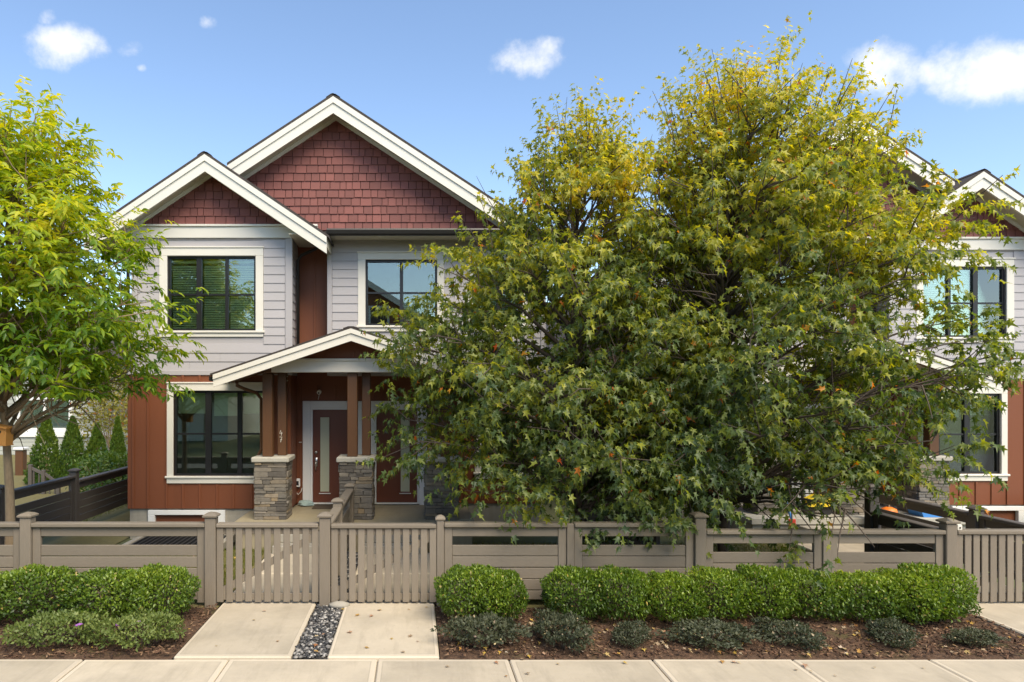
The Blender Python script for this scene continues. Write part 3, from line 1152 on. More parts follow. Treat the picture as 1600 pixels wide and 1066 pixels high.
    # downspout on the bay's outer corner
    q = MB()
    q.tube([(XL - .0, BY - .1, 5.85), (XL + .0, BY - .07, 5.7), (XL + .0, BY - .07, 3.35)], .034, 10)
    q.build('downspout', 'gutter', h, True)
    # ---- porch
    PX, PZ, PHW, PS = -1.155, 4.01, 2.50, .335
    PV = 12.30
    pr = gable_roof(h, PX, PZ, PHW, PHW, PS, PV, DY + .05, PV + .5, .13, .225, 'porch_roof', 'porch_wood', .03)
    pg = MB()
    hw = (PZ - .13 - 3.49) / PS
    pg.prism([(PX - hw, 3.49), (PX + hw, 3.49), (PX, PZ - .132)], PV + .50, PV + .56)
    pgo = pg.build('porch_gable', 'red', h)
    battens(pgo, [PX - .5, PX, PX + .5], PV + .5, 3.49, 3.62)
    bm = MB()
    bm.bbox(-2.70, .38, PV + .46, PV + .66, 3.23, 3.44, .006)
    bm.bbox(-2.72, .40, PV + .43, PV + .67, 3.441, 3.488, .006)
    bm.build('porch_beam', 'trim', h)
    for xx in (-2.74, .42):
        s = 0 if xx < 0 else 0
        bx = MB()
        bx.bbox(xx - .09, xx + .09, PV + .48, DY, 3.22, 3.40, .006)
        bx.build('side_beam', 'wood', h)
    cl = MB()
    for i in range(14):
        a = -2.64 + i * .2125
        cl.bbox(a, a + .205, PV + .68, DY - .03, 3.40, 3.42, .004)
    cl.build('porch_ceiling', 'porch_wood', h)
    fl = MB()
    fl.bbox(-3.35, 1.12, PV + .12, DY - .002, .32, .452, .012)
    fl.box(-3.30, 1.06, PV + .2, DY - .004, -.1, .319)
    fl.build('porch_floor', 'porch_floor' if not second else 'cap', h)
    for a, b in ((-2.5, -1.4), (-.93, .2)):
        for k in (0, 1):
            st = MB()
            st.bbox(a, b, PV + .12 - .28 * (2 - k), PV + .118, -.05 if k == 0 else .161, .16 if k == 0 else .31, .012)
            st.build('porch_step', 'foundation', h)
    for i, (a, b) in enumerate(((-3.02, -2.42), (-1.42, -.80), (.20, .82))):
        p = pillar(h, a, b, 12.78, 13.38, .453, 1.53, 20 + i + 10 * second)
        s = -1 if i == 2 else 1
        # two timber posts stand on each pillar
        xa = a + .13 if i == 0 else (a + .14 if i == 1 else b - .33)
        xb = a + .37 if i == 0 else (a + .40 if i == 1 else b - .55)
        for (xx, w, yy) in ((xa, .19, 12.86), (xb, .165, 13.10)):
            q = MB()
            q.bbox(xx, xx + w, yy, yy + w, 1.632, 3.23 if yy > 13 else 3.215, .01)
            po = q.build('porch_post', 'wood', h)
            if not second and i == 0 and w < .18:
                for ch, zz in (('4', 2.02), ('7', 1.89)):
                    numeral(ch, xx + .045, yy - .012, zz, po)
                br = MB()
                for zz in (3.08, 3.16):
                    br.tube([(xx + w, yy + .08, zz), (xx + w + .02, yy + .08, zz)], .012, 8)
                br.build('bolt', 'metal', po)
    q = MB()
    q.prism([(PX - PHW - .10, PZ - PS * PHW - .03), (PX - PHW - .10, PZ - PS * PHW - .11), (PX - PHW + .01, PZ - PS * PHW - .13), (PX - PHW + .01, PZ - PS * PHW - .03)], PV + .08, BY - .03)
    q.build('porch_gutter', 'gutter', h)
    q = MB()
    q.tube([(-3.30, PV + .3, 3.06), (-3.30, PV + .3, 2.98), (-3.22, PV + .5, 2.92), (-3.04, PV + .75, 2.84), (-2.985, PV + .9, 2.72), (-2.985, PV + .92, 1.75), (-3.05, PV + .96, 1.64), (-3.10, PV + 1.0, 1.5), (-3.10, PV + 1.0, .6)], .033, 10)
    q.build('porch_downspout', 'wood', h, True)
    # small fittings on the door wall
    q = MB()
    q.bbox(-2.16, -1.96, 13.3, 13.42, 3.31, 3.398, .01)
    lo = q.build('ceiling_light', 'metal', h)
    q = MB()
    q.bbox(-2.14, -1.98, 13.31, 13.41, 3.27, 3.309, .008)
    q.build('diffuser', 'trim', lo)
    q = MB()
    q.tube([(-2.03, DY - .001, 2.86), (-2.03, DY - .05, 2.87)], .02, 10)
    q.tube([(-2.03, DY - .05, 2.87), (-2.03, DY - .13, 2.85)], .045, 14)
    cm = q.build('wall_camera', 'trim', h, False)
    q = MB()
    q.tube([(-2.035, DY - .1305, 2.84), (-2.035, DY - .135, 2.839)], .02, 12)
    q.build('lens', 'black', cm)
    q = MB()
    q.tube([(-2.03, DY - .06, 2.83), (-2.04, DY - .04, 2.78), (-2.06, DY - .03, 2.70)], .005, 6)
    q.build('cable', 'trim', cm)
    q = MB()
    q.bbox(-2.60, -2.49, DY - .09, DY - .023, .84, 1.02, .012) if False else q.bbox(-2.40 - .15, -2.44, DY - .085, DY - .0235, .84, 1.02, .012)
    ob = q.build('outlet_box', 'white', h)
    q = MB()
    q.bbox(-2.525, -2.465, DY - .094, DY - .0855, .88, .97, .004)
    q.build('socket', 'grate', ob)
    q = MB()
    q.tube([(-2.54, DY - .06, .84), (-2.53, DY - .07, .74), (-2.48, DY - .07, .68), (-2.42, DY - .06, .74), (-2.40, DY - .05, .82)], .008, 6)
    q.build('cord', 'trim', ob)
    q = MB()
    q.bbox(-2.47, -2.41, DY - .05, DY - .0235, 1.78, 1.80, .004)
    q.build('house_bracket', 'trim', h)
    return h


def numeral(ch, x, y, z, parent):
    """raised house numeral about 10 cm tall, drawn as strokes"""
    w, hgt, r = .05, .10, .007
    q = MB()
    if ch == '4':
        q.tube([(x + w * .45, y, z + hgt), (x, y, z + hgt * .38), (x + w, y, z + hgt * .42)], r, 6)
        q.tube([(x + w * .8, y, z + hgt * .68), (x + w * .62, y, z)], r, 6)
    else:
        q.tube([(x, y, z + hgt), (x + w * .9, y, z + hgt), (x + w * .55, y, z + hgt * .5), (x + w * .35, y, z)], r, 6)
        q.tube([(x + w * .25, y - .001, z + hgt * .48), (x + w * .9, y - .001, z + hgt * .52)], r * .8, 6)
    q.build('numeral', 'numeral', parent)


townhouse(0)
TR.sx, TR.cx, TR.dy, TR.dz = -1, 7.71, .85, -.06
townhouse(1)
TR.sx, TR.cx, TR.dy, TR.dz = 1, 0, 0, 0


# ================================================================== fences
def fpost(root, x, y, top, w=.145, cap=True, z0=-.05, mat='fence_v'):
    p = MB()
    p.bbox(x - w / 2, x + w / 2, y - w / 2, y + w / 2, z0, top, .008)
    po = p.build('post', mat, root)
    if cap:
        c = MB()
        k = w / 2
        c.lathe([(k * 1.30, 0), (k * 1.85, .012), (k * 1.90, .032), (k * 1.25, .055), (.02, .072)], (x, y, top + .001), 4)
        v = []
        for (px, py, pz) in c.v:      # turn the four-sided lathe square to the post
            dx, dy = px - x, py - y
            a = math.pi / 4
            v.append((x + dx * math.cos(a) - dy * math.sin(a), y + dx * math.sin(a) + dy * math.cos(a), pz))
        c.v = v
        c.build('post_cap', mat, po)
    return po


def fpanel(root, a, b, T, axis='x', line=FY, z0=.07, dark=False):
    """stiles, cap rail and horizontal boards, each a piece; a..b along the axis"""
    def bx(name, mat, s0, s1, t0, t1, za, zb, bev=.005):
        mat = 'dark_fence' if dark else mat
        if axis == 'x':
            return box(name, mat, root, s0, s1, line + t0, line + t1, za, zb, bev)
        return box(name, mat, root, line + t0, line + t1, s0, s1, za, zb, bev)
    bx('top_rail', 'fence', a, b, -.075, .075, T - .055, T, .01)
    for s in (a + .002, b - .107):
        bx('stile', 'fence_v', s, s + .105, -.028, .028, z0 - .04, T - .056)
    z = T - .056
    bx('board', 'fence', a + .108, b - .108, -.016, .016, z - .128, z)
    z -= .128 + .118
    while z > z0 + .05:
        hh = min(.142, z - z0)
        tw = random.uniform(-.003, .003)
        bx('board', 'fence', a + .108, b - .108, -.016 + tw, .016 + tw, z - hh, z)
        z -= hh + random.uniform(.007, .013)


def gate(root, a, b, T, n, flip=False, label=None):
    z0 = .045
    box('top_rail', 'fence', root, a, b, FY - .07, FY + .07, T - .055, T, .01)
    pitch = (b - a - .09) / (n - 1)
    for i in range(n):
        x = a + .045 + i * pitch
        dz = random.uniform(-.005, .005)
        box('picket', 'fence_v', root, x - .0445, x + .0445, FY - .04, FY - .018, z0 + dz, T - .056, .005)
    box('bottom_rail', 'fence', root, a + .01, b - .01, FY - .017, FY + .022, z0 + .02, z0 + .11, .005)
    box('upper_rail', 'fence', root, a + .01, b - .01, FY - .017, FY + .022, T - .15, T - .056, .005)
    m = MB()
    p0, p1 = ((a + .03, z0 + .115), (b - .03, T - .155)) if not flip else ((b - .03, z0 + .115), (a + .03, T - .155))
    d = Vector((p1[0] - p0[0], 0, p1[1] - p0[1])).normalized()
    nx, nz = -d.z * .045, d.x * .045
    m.prism([(p0[0] + nx, p0[1] + nz), (p0[0] - nx, p0[1] - nz), (p1[0] - nx, p1[1] - nz), (p1[0] + nx, p1[1] + nz)], FY - .016, FY + .02)
    m.build('brace', 'fence', root)
    for zz in (z0 + .2, T - .25):
        h = MB()
        h.bbox(a - .03 if not flip else b - .06, a + .06 if not flip else b + .03, FY - .0165, FY - .008, zz, zz + .03, .003)
        h.build('hinge', 'black', root)


T1, T2 = 1.10, 1.005
f1 = empty('board_fence', (-5, FY, 0), 'taupe board fence behind the hedge next to the birdhouse tree', 'fence')
for x in (-7.1, -5.19, -2.727):
    fpost(f1, x, FY, 1.17)
fpanel(f1, -7.02, -5.265, T1)
fpanel(f1, -5.115, -2.803, T1)
f2 = empty('board_fence', (3.8, FY, 0), 'long taupe board fence passing in front of the maple trunks', 'fence')
fpost(f2, .343, FY, 1.13, .10)
fpost(f2, 2.08, FY, 1.09, .10, False)
fpost(f2, 3.81, FY, 1.17)
fpost(f2, 5.50, FY, 1.0, .10, False)
fpost(f2, 7.153, FY, 1.09)
fpanel(f2, .395, 2.028, T1)
fpanel(f2, 2.132, 3.735, T1)
fpanel(f2, 3.885, 5.448, T2)
fpanel(f2, 5.552, 7.077, T2)
g1 = empty('picket_gate', (-2, FY, 0), 'closed picket gate in front of the door numbered 47', 'gate')
gate(g1, -2.648, -1.285, T1 - .005, 11)
g2 = empty('picket_gate', (-.4, FY, 0), 'closed picket gate between the divider post and the long fence', 'gate')
gate(g2, -1.118, .288, T1 - .015, 12)
g3 = empty('picket_gate', (8, FY, 0), 'picket gate at the end of the long fence past the hedge', 'gate')
gate(g3, 7.235, 8.80, T2, 14)


def side_fence(name, label, x, ys, T, tops, w=.145, z0=.07, dark=True):
    r = empty(name, (x, ys[0], 0), label, 'fence')
    for y, tp in zip(ys, tops):
        if tp:
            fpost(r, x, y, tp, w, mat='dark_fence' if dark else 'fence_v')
    for i, (a, b) in enumerate(zip(ys[:-1], ys[1:])):
        t = T[i] if isinstance(T, (list, tuple)) else T
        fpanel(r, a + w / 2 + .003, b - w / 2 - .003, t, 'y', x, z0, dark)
    return r


side_fence('divider_fence', 'short board fence running from between the two picket gates to the porch', -1.2, [FY, 10.6, 12.55], T1 - .03, [1.17, 1.13, 1.10], dark=False)
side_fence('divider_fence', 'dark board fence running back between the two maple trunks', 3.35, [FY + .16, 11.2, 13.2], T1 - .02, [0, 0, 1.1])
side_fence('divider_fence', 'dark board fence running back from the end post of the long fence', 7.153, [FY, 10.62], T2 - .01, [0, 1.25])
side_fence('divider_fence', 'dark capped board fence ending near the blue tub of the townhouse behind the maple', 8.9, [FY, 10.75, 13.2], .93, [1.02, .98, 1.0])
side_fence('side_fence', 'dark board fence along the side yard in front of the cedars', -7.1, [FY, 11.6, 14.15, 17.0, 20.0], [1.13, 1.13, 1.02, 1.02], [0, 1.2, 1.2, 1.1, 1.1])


# ================================================================== trees
class Tree:
    """limbs grown to an envelope, branchlets on the limbs, sprays of leaves on the branchlets"""

    def __init__(self, base, prof, trunk_r, lean=(0, 0), seed=1):
        self.b = np.array(base, float)
        self.prof = prof          # list of (z, left, right, depth)
        self.rg = np.random.default_rng(seed)
        self.wood = MB()
        self.tr_r = trunk_r
        self.lean = lean
        self.skirt = None
        self.spr = []             # sprays: (start, dir, length, outward)

    def rad(self, az, z):
        zs = [p[0] for p in self.prof]
        l = np.interp(z, zs, [p[1] for p in self.prof])
        r = np.interp(z, zs, [p[2] for p in self.prof])
        d = np.interp(z, zs, [p[3] for p in self.prof])
        c, s = math.cos(az), math.sin(az)
        a = r if c > 0 else l
        return 1 / math.sqrt((c / max(a, .05)) ** 2 + (s / max(d, .05)) ** 2)

    def axis(self, z):
        t = (z - self.b[2])
        return np.array([self.b[0] + self.lean[0] * t + .05 * math.sin(t * 1.3), self.b[1] + self.lean[1] * t + .04 * math.cos(t * 1.1), z])

    def grow(self, n_limb, z_fork, sub=7, spl=(.45, .85), up=.35, reach=(.72, 1.0), sprays=(3, 5)):
        rg = self.rg
        z0, z1 = self.prof[0][0], self.prof[-1][0]
        H = z1 - self.b[2]
        zs = np.linspace(self.b[2] - .05, z1 - .3, 14)
        self.wood.tube([self.axis(z) for z in zs], [max(.012, self.tr_r * (1 - .93 * ((z - self.b[2]) / H) ** .8)) for z in zs], 9)
        az = rg.uniform(0, 6.28)
        for i in range(n_limb):
            u = (i + rg.uniform(0, 1)) / n_limb
            az += 2.399 + rg.normal(0, .25)
            zt = z0 + (z1 - z0) * u                      # height of the limb's tip
            r = self.rad(az, zt) * rg.uniform(*reach)
            zs_ = max(z_fork, min(zt - r * up - .1 * H * u, z1 - .5))
            zs_ = max(z_fork + .02 * i / n_limb, zs_)
            p0 = self.axis(zs_)
            ax = self.axis(zt)
            p3 = np.array([ax[0] + r * math.cos(az), ax[1] + r * math.sin(az), zt])
            if self.skirt and zt < np.interp(p3[0], [k[0] for k in self.skirt], [k[1] for k in self.skirt]) + .05:
                continue
            mid = (p0 + p3) / 2 + np.array([0, 0, .12 * r + .1])
            if zt < zs_:
                mid[2] = max(mid[2], zs_ + .1)
            pts = []
            for t in np.linspace(0, 1, 7):
                pts.append((1 - t) ** 2 * p0 + 2 * t * (1 - t) * mid + t * t * p3 + rg.normal(0, .02, 3) * (t > 0))
            L = np.linalg.norm(p3 - p0)
            r0 = min(.045, .012 + .012 * L)
            self.wood.tube(pts, [r0 * (1 - .85 * k / 6) for k in range(7)], 5)
            ns = max(3, int(sub * min(1.3, L / 2.0)))
            for k in range(ns):
                t = rg.uniform(.28, 1.0)
                j = min(5, int(t * 6))
                f = t * 6 - j
                q0 = pts[j] * (1 - f) + pts[j + 1] * f
                ld = unitv(pts[j + 1] - pts[j])
                side = rg.normal(0, 1, 3)
                d = unitv(ld * .7 + unitv(side) * .75 + np.array([0, 0, .30 * (zt - z0) / (z1 - z0) * 2 - .05]))
                bl = rg.uniform(.35, .8)
                q1 = q0 + d * bl
                self.wood.tube([q0, (q0 + q1) / 2 + rg.normal(0, .02, 3), q1], [.011, .008, .004], 4, False)
                for s in range(rg.integers(*sprays)):
                    tt = rg.uniform(.2, 1.0)
                    qs = q0 + (q1 - q0) * tt
                    sd = unitv(d * .8 + rg.normal(0, .55, 3) + np.array([0, 0, .1]))
                    self.spr.append((qs, sd, rg.uniform(*spl), zt))

    def spires(self, n, zlo, L=(.45, .9)):
        rg = self.rg
        z1 = self.prof[-1][0]
        for k in range(n):
            z = zlo + (z1 - zlo) * rg.uniform(0, 1) ** .7
            az = rg.uniform(0, 6.283)
            r = self.rad(az, z) * rg.uniform(.3, 1.0)
            ax = self.axis(z)
            q = np.array([ax[0] + r * math.cos(az), ax[1] + r * math.sin(az), z - .2])
            d = unitv(np.array([.35 * math.cos(az) + rg.normal(0, .15), .35 * math.sin(az) + rg.normal(0, .15), 1.0]))
            ln = rg.uniform(*L)
            e = q + d * ln
            self.wood.tube([q, (q + e) / 2 + rg.normal(0, .03, 3), e], [.008, .006, .003], 4, False)
            self.spr.append((q, d, ln, z))

    def holes(self, n, r, seed, extra=()):
        """openings between the tiers of foliage on the street side"""
        rg = np.random.default_rng(seed)
        hs = list(extra)
        for k in range(n):
            z = rg.uniform(self.prof[0][0] + .6, self.prof[-1][0] - 1.0)
            x = self.axis(z)[0] + rg.uniform(-.85, .85) * self.rad(0 if rg.uniform() > .5 else math.pi, z)
            hs.append((x, z, rg.uniform(*r), rg.uniform(.5, .8)))
        self.spr = [q for q in self.spr if not any(((q[0][0] - x) / a) ** 2 + ((q[0][2] - z) / (a * e)) ** 2 < 1 and q[0][1] < self.b[1] + .5 for x, z, a, e in hs)]

    def maple_leaves(self, per=(12, 20), size=(.065, .135), drop=.9, zsmall=5.5):
        rg = self.rg
        P, D, N, S_ = [], [], [], []
        for (q, d, L, zt) in self.spr:
            n = int(rg.integers(*per))
            upf = 0 if q[2] < zsmall else min(1, (q[2] - zsmall) / 1.5)
            t = np.sort(rg.uniform(.1, 1, n))
            sag = -.30 * (1 - upf) * L
            pos = q + d * (t * L)[:, None] + np.array([0, 0, 1]) * (sag * t ** 2)[:, None]
            side = unitv(np.cross(d, [0, 0, 1]) + 1e-4)
            sg = np.where(np.arange(n) % 2, 1, -1)
            dd = d * .45 + side * (sg * rg.uniform(.3, .9, n))[:, None] + np.array([0, 0, -1]) * (rg.uniform(.35, 1.15, n) * drop)[:, None] * (1 - .3 * upf) + rg.normal(0, .22, (n, 3))
            out = unitv(np.array([q[0] - self.axis(q[2])[0], q[1] - self.axis(q[2])[1], 0]) + 1e-4)
            nn = np.array([0, 0, .75]) + out * .5 + rg.normal(0, .5, (n, 3))
            P.append(pos + unitv(dd) * .03)
            D.append(dd)
            N.append(nn)
            S_.append(rg.uniform(*size, n) * (1 - .25 * upf))
        return np.concatenate(P), np.concatenate(D), np.concatenate(N), np.concatenate(S_)


def make_tree(name, label, cat, T, leaves, tmpl, mat, bark, n_ind=300, group=None, crown='crown', skirt=None):
    P, D, N, S_ = leaves
    if skirt:                      # lowest leaf height along the width of the crown (pruned over the fence and porches)
        low = np.interp(P[:, 0], [k[0] for k in skirt], [k[1] for k in skirt])
        low = low - np.clip(10.4 - P[:, 1], -2, 2) * .12 + np.random.default_rng(3).normal(0, .10, len(P))
        ok = P[:, 2] > low
        P, D, N, S_ = P[ok], D[ok], N[ok], S_[ok]
    keep = (P[:, 2] > .12) & ~((P[:, 0] < -3) & (P[:, 2] < 2.78))
    P, D, N, S_ = P[keep], D[keep], N[keep], S_[keep]
    root = empty(name, tuple(T.b), label, cat, group)
    T.wood.build('trunk', bark, root, True)
    ind = np.zeros(len(P), bool)
    if n_ind:
        dist = np.linalg.norm(P - np.array([0, 0, CAM_Z]), axis=1) / S_
        fx = P[:, 0] / np.maximum(P[:, 1], .1) * FPX + 648
        fy = 615 - (P[:, 2] - CAM_Z) / np.maximum(P[:, 1], .1) * FPX
        dist[(fx < 8) | (fx > 1592) | (fy < 5) | (fy > 1060)] += 1e6
        ind[np.argsort(dist)[:n_ind]] = True
    tv, tf = tmpl
    W_ = np.random.default_rng(5).uniform(.62, 1.08, len(P))
    V, F, _ = scatter(tv, tf, P[~ind], D[~ind], N[~ind], S_[~ind], W_[~ind])
    me = np_mesh(crown, V - T.b, F, mat)
    o = bpy.data.objects.new(crown, me)
    parent_to(o, tuple(T.b), root)
    o['kind'] = 'stuff'
    if n_ind:
        lm = np_mesh('leaf', tv, tf, mat)
        _, _, Rm = scatter(tv, tf, P[ind], D[ind], N[ind], S_[ind])
        for p, r_, s, w in zip(P[ind], Rm, S_[ind], W_[ind]):
            q = bpy.data.objects.new('leaf', lm)
            parent_to(q, tuple(float(x) for x in p), root)
            q.rotation_euler = Matrix(r_.tolist()).to_euler()
            q.scale = (s * w, s, s)
    return root


def copy_tree(src, loc, rz, s, label, group=None):
    r = src.copy()
    r.location = loc
    r.rotation_euler = (0, 0, rz)
    r.scale = (s, s, s)
    r['label'] = label
    if group:
        r['group'] = group
    col.objects.link(r)
    for ch in src.children:
        if ch.name.startswith('leaf'):
            continue
        c = ch.copy()
        c.parent = r
        col.objects.link(c)
    return r


# the smaller maple
t1 = Tree((2.45, 10.35, 0), [(.55, 1.3, 1.0, 1.5), (1.1, 2.5, 1.25, 1.9), (2.2, 3.15, 1.35, 2.0), (3.1, 3.3, 1.4, 2.0), (4.3, 2.95, 1.35, 1.8), (4.9, 2.3, 1.3, 1.6),
                             (5.3, 1.6, 1.2, 1.4), (5.8, 1.15, 1.1, 1.1), (6.3, .6, .9, .7), (6.65, .2, .4, .3)], .085, (.0, 0), 11)
t1.skirt = [(-1, 1.9), (-.2, 1.45), (.5, 1.2), (1.9, 1.05), (2.2, .65), (3.2, .7), (3.5, 1.2), (4.2, 1.2)]
t1.grow(104, 1.0, 11, (.35, .7), .35, (.62, .92))
t1.spires(70, 4.8)
t1.holes(9, (.25, .45), 4)
maple1 = make_tree('maple_tree', 'smaller bushy maple with yellowing top in front of the porch', 'tree', t1, t1.maple_leaves(), MAPLE, 'maple', 'bark_dark',
                   skirt=t1.skirt)
# the taller maple
t2 = Tree((4.72, 10.45, 0), [(.5, 1.0, 1.1, 1.4), (1.0, 1.5, 2.4, 2.0), (2.0, 1.9, 3.4, 2.4), (3.0, 1.9, 4.2, 2.5), (4.0, 1.85, 4.2, 2.3), (5.0, 1.75, 3.7, 2.0),
                             (5.8, 1.7, 3.2, 1.7), (6.4, 1.6, 2.8, 1.3), (6.95, 1.2, 2.1, 1.0), (7.4, .5, 1.1, .4)], .095, (.03, 0), 23)
t2.skirt = [(2.5, 1.3), (3.6, 1.2), (4.1, .8), (5.3, .6), (5.9, .95), (6.2, 1.3), (7.6, 1.35), (8.0, 1.9), (8.6, 2.5), (9.2, 3.0)]
t2.grow(165, 1.1, 11, (.35, .72), .35, (.62, .94))
t2.spires(90, 5.3)
t2.holes(14, (.25, .5), 6, [(4.85, 3.0, .42, 1.5), (4.8, 1.55, .3, 1.4)])
maple2 = make_tree('maple_tree', 'taller spreading maple with yellow upper leaves behind the long fence', 'tree', t2, t2.maple_leaves(), MAPLE, 'maple', 'bark_dark',
                   skirt=t2.skirt)
# the tree with the bird house
t3 = Tree((-6.02, 10.0, 0), [(2.5, .7, 1.3, 1.2), (3.0, 1.7, 2.1, 1.8), (3.8, 2.2, 2.35, 2.0), (4.8, 2.1, 1.9, 2.0), (5.4, 1.7, 1.45, 1.7), (5.9, 1.3, 1.1, 1.3), (6.4, .8, .75, .8), (6.75, .25, .3, .3)], .085, (.0, 0), 31)
t3.grow(84, 2.05, 11, (.3, .55), .45, (.65, .95))


def ash_leaves(T):
    rg = T.rg
    P, D, N, S_ = [], [], [], []
    for (q, d, L, zt) in T.spr:
        for k in range(int(rg.integers(2, 4))):
            q2 = q + d * L * rg.uniform(.2, 1.0) + rg.normal(0, .04, 3)
            out = unitv(np.array([q[0] - T.b[0], q[1] - T.b[1], .0]) + 1e-4)
            ad = unitv(d * .5 + out * .5 + rg.normal(0, .5, 3) + np.array([0, 0, -.15]))
            side = unitv(np.cross(ad, [0, 0, 1]) + 1e-4)
            n = int(rg.integers(5, 8))
            t = np.linspace(.25, 1, n)
            sg = np.where(np.arange(n) % 2, 1, -1).astype(float)
            sg[-1] = 0
            pos = q2 + ad * (t * .20)[:, None] + np.array([0, 0, -.05]) * (t ** 2)[:, None]
            dd = ad * .7 + side * sg[:, None] * .8 + np.array([0, 0, -1]) * rg.uniform(.1, .7, n)[:, None] + rg.normal(0, .12, (n, 3))
            nn = np.array([0, 0, .9]) + out * .45 + rg.normal(0, .3, (n, 3))
            P.append(pos); D.append(dd); N.append(nn); S_.append(rg.uniform(.085, .165, n))
    return np.concatenate(P), np.concatenate(D), np.concatenate(N), np.concatenate(S_)


ash = make_tree('ash_tree', 'bright green street tree with a bird house on its trunk', 'tree', t3, ash_leaves(t3), LANCE, 'ash', 'bark')

# trees seen past the house, and across the street (mirrored in the windows)
for i, (loc, rz, s, lab) in enumerate([((-15.5, 43, -.4), 1.0, 1.0, 'hazy yellow-green tree far behind the grey neighbour house'),
                                       ((-24, 46, -.4), 2.4, 1.2, 'hazy yellow-green tree far behind the grey neighbour house')]):
    copy_tree(ash, loc, rz, s, lab, 'far trees behind the neighbour house')
for i, (loc, rz, s) in enumerate([((-11.5, -9.5, -.1), .5, 1.1), ((-17.5, -10.5, -.1), 1.9, 1.2), ((3.5, -10, -.1), 3.0, 1.05), ((11, -10, -.1), 4.4, 1.2)]):
    copy_tree(ash, loc, rz, s, 'green tree across the street mirrored in the windows', 'trees across the street')


# ================================================================== shrubs
def leaf_cloud(n, shape, seed, size, tmpl, jitter=.5, updown=.3):
    """shape(u) -> points and outward normals"""
    rg = np.random.default_rng(seed)
    P, Nn = shape(rg, n)
    D = unitv(Nn * .5 + rg.normal(0, jitter, (n, 3)) + np.array([0, 0, updown]))
    N = Nn + rg.normal(0, .5, (n, 3)) + np.array([0, 0, .4])
    return scatter(tmpl[0], tmpl[1], P, D, N, rg.uniform(*size, n))[:2]


def blob_shape(w, d, h, lump, seed, square=2.6, depth=.30, z0=.06):
    rr = np.random.default_rng(seed)
    ph = rr.uniform(0, 6.28, 8)

    def f(rg, n):
        # super-ellipsoid directions
        v = unitv(rg.normal(0, 1, (n, 3)))
        v[:, 2] = np.where(v[:, 2] < -.75, -v[:, 2], v[:, 2])
        k = (np.abs(v) ** square).sum(1) ** (-1 / square)
        r = k * (1 - depth * rg.uniform(0, 1, n) ** 1.8)
        lum = 1 + lump * (np.sin(v[:, 0] * 5 + ph[0]) * np.sin(v[:, 1] * 4 + ph[1]) + np.sin(v[:, 2] * 6 + v[:, 0] * 7 + ph[2]) * .7 + .6 * np.sin(v[:, 0] * 13 + ph[3]) * np.sin(v[:, 2] * 11 + ph[4]))
        P = v * (r * lum)[:, None] * np.array([w / 2, d / 2, h / 2]) + np.array([0, 0, h / 2 + z0])
        Nn = unitv(v / np.array([w, d, h]))
        return P, Nn
    return f


def shrub_meshes(key, w, d, h, n, size, tmpl, mat, lump, seed, square=2.6):
    V, F = leaf_cloud(n, blob_shape(w, d, h, lump, seed, square), seed, size, tmpl)
    keepf = V[F].min(1)[:, 2] > .0
    F = F[keepf]
    lv = np_mesh(key + '_foliage', V, F, mat)
    q = MB()                       # twiggy heart: stems fanning out
    r = random.Random(seed)
    for i in range(26):
        a, b = r.uniform(-.42, .42) * w, r.uniform(-.42, .42) * d
        q.tube([(a * .2, b * .2, -.06), (a * .6, b * .6, h * .4), (a, b, h * r.uniform(.6, .92))], [.012, .008, .003], 4, False)
    st = bpy.data.meshes.new(key + '_stems')
    st.from_pydata(q.v, [], q.f)
    st.materials.append(M['bark_dark'])
    return lv, st


def place_shrub(name, meshes, loc, rz, sc, label, cat, group):
    r = empty(name, loc, label, cat, group)
    r.rotation_euler = (0, 0, rz)
    for nm, me in zip(('foliage', 'stem'), meshes):
        o = bpy.data.objects.new(nm, me)
        o.parent = r
        col.objects.link(o)
        o.scale = sc
        WORLD[o.name] = loc
        if nm == 'foliage':
            o['kind'] = 'stuff'
    return r


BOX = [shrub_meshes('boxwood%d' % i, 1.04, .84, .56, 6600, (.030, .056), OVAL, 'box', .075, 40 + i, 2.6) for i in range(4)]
hed = [(-5.75, 8.47, 1.15, 1.0, 'L'), (-4.72, 8.45, 1.05, 1.0, 'L'), (-3.82, 8.47, 1.02, 1.0, 'L'), (-3.20, 8.50, .85, .96, 'E'),
       (.72, 8.50, .86, .98, 'G'), (1.07, 8.48, .62, .94, 'G')]
x = 1.98
for i in range(8):
    hed.append((x, 8.47 + random.uniform(-.06, .06), random.uniform(.66, .80), random.uniform(.90, 1.02), 'R'))
    x += random.uniform(.58, .63)
hed.append((6.45, 8.48, .85, 1.0, 'Z'))
labs = {'L': ('boxwood of the hedge at the foot of the fence by the birdhouse tree', 'hedge under the birdhouse-tree fence'),
        'E': ('boxwood at the end of a hedge next to the gate of number 47', None),
        'G': ('boxwood beside the walkway, apart from the long hedge row', 'boxwoods beside the walkway'),
        'R': ('boxwood within the long hedge row in front of the maples', 'long hedge row'),
        'Z': ('boxwood closing the long hedge beside the last fence post', None)}
ORD = ['first', 'second', 'third', 'fourth', 'fifth', 'sixth', 'seventh', 'eighth']
cnt = {}
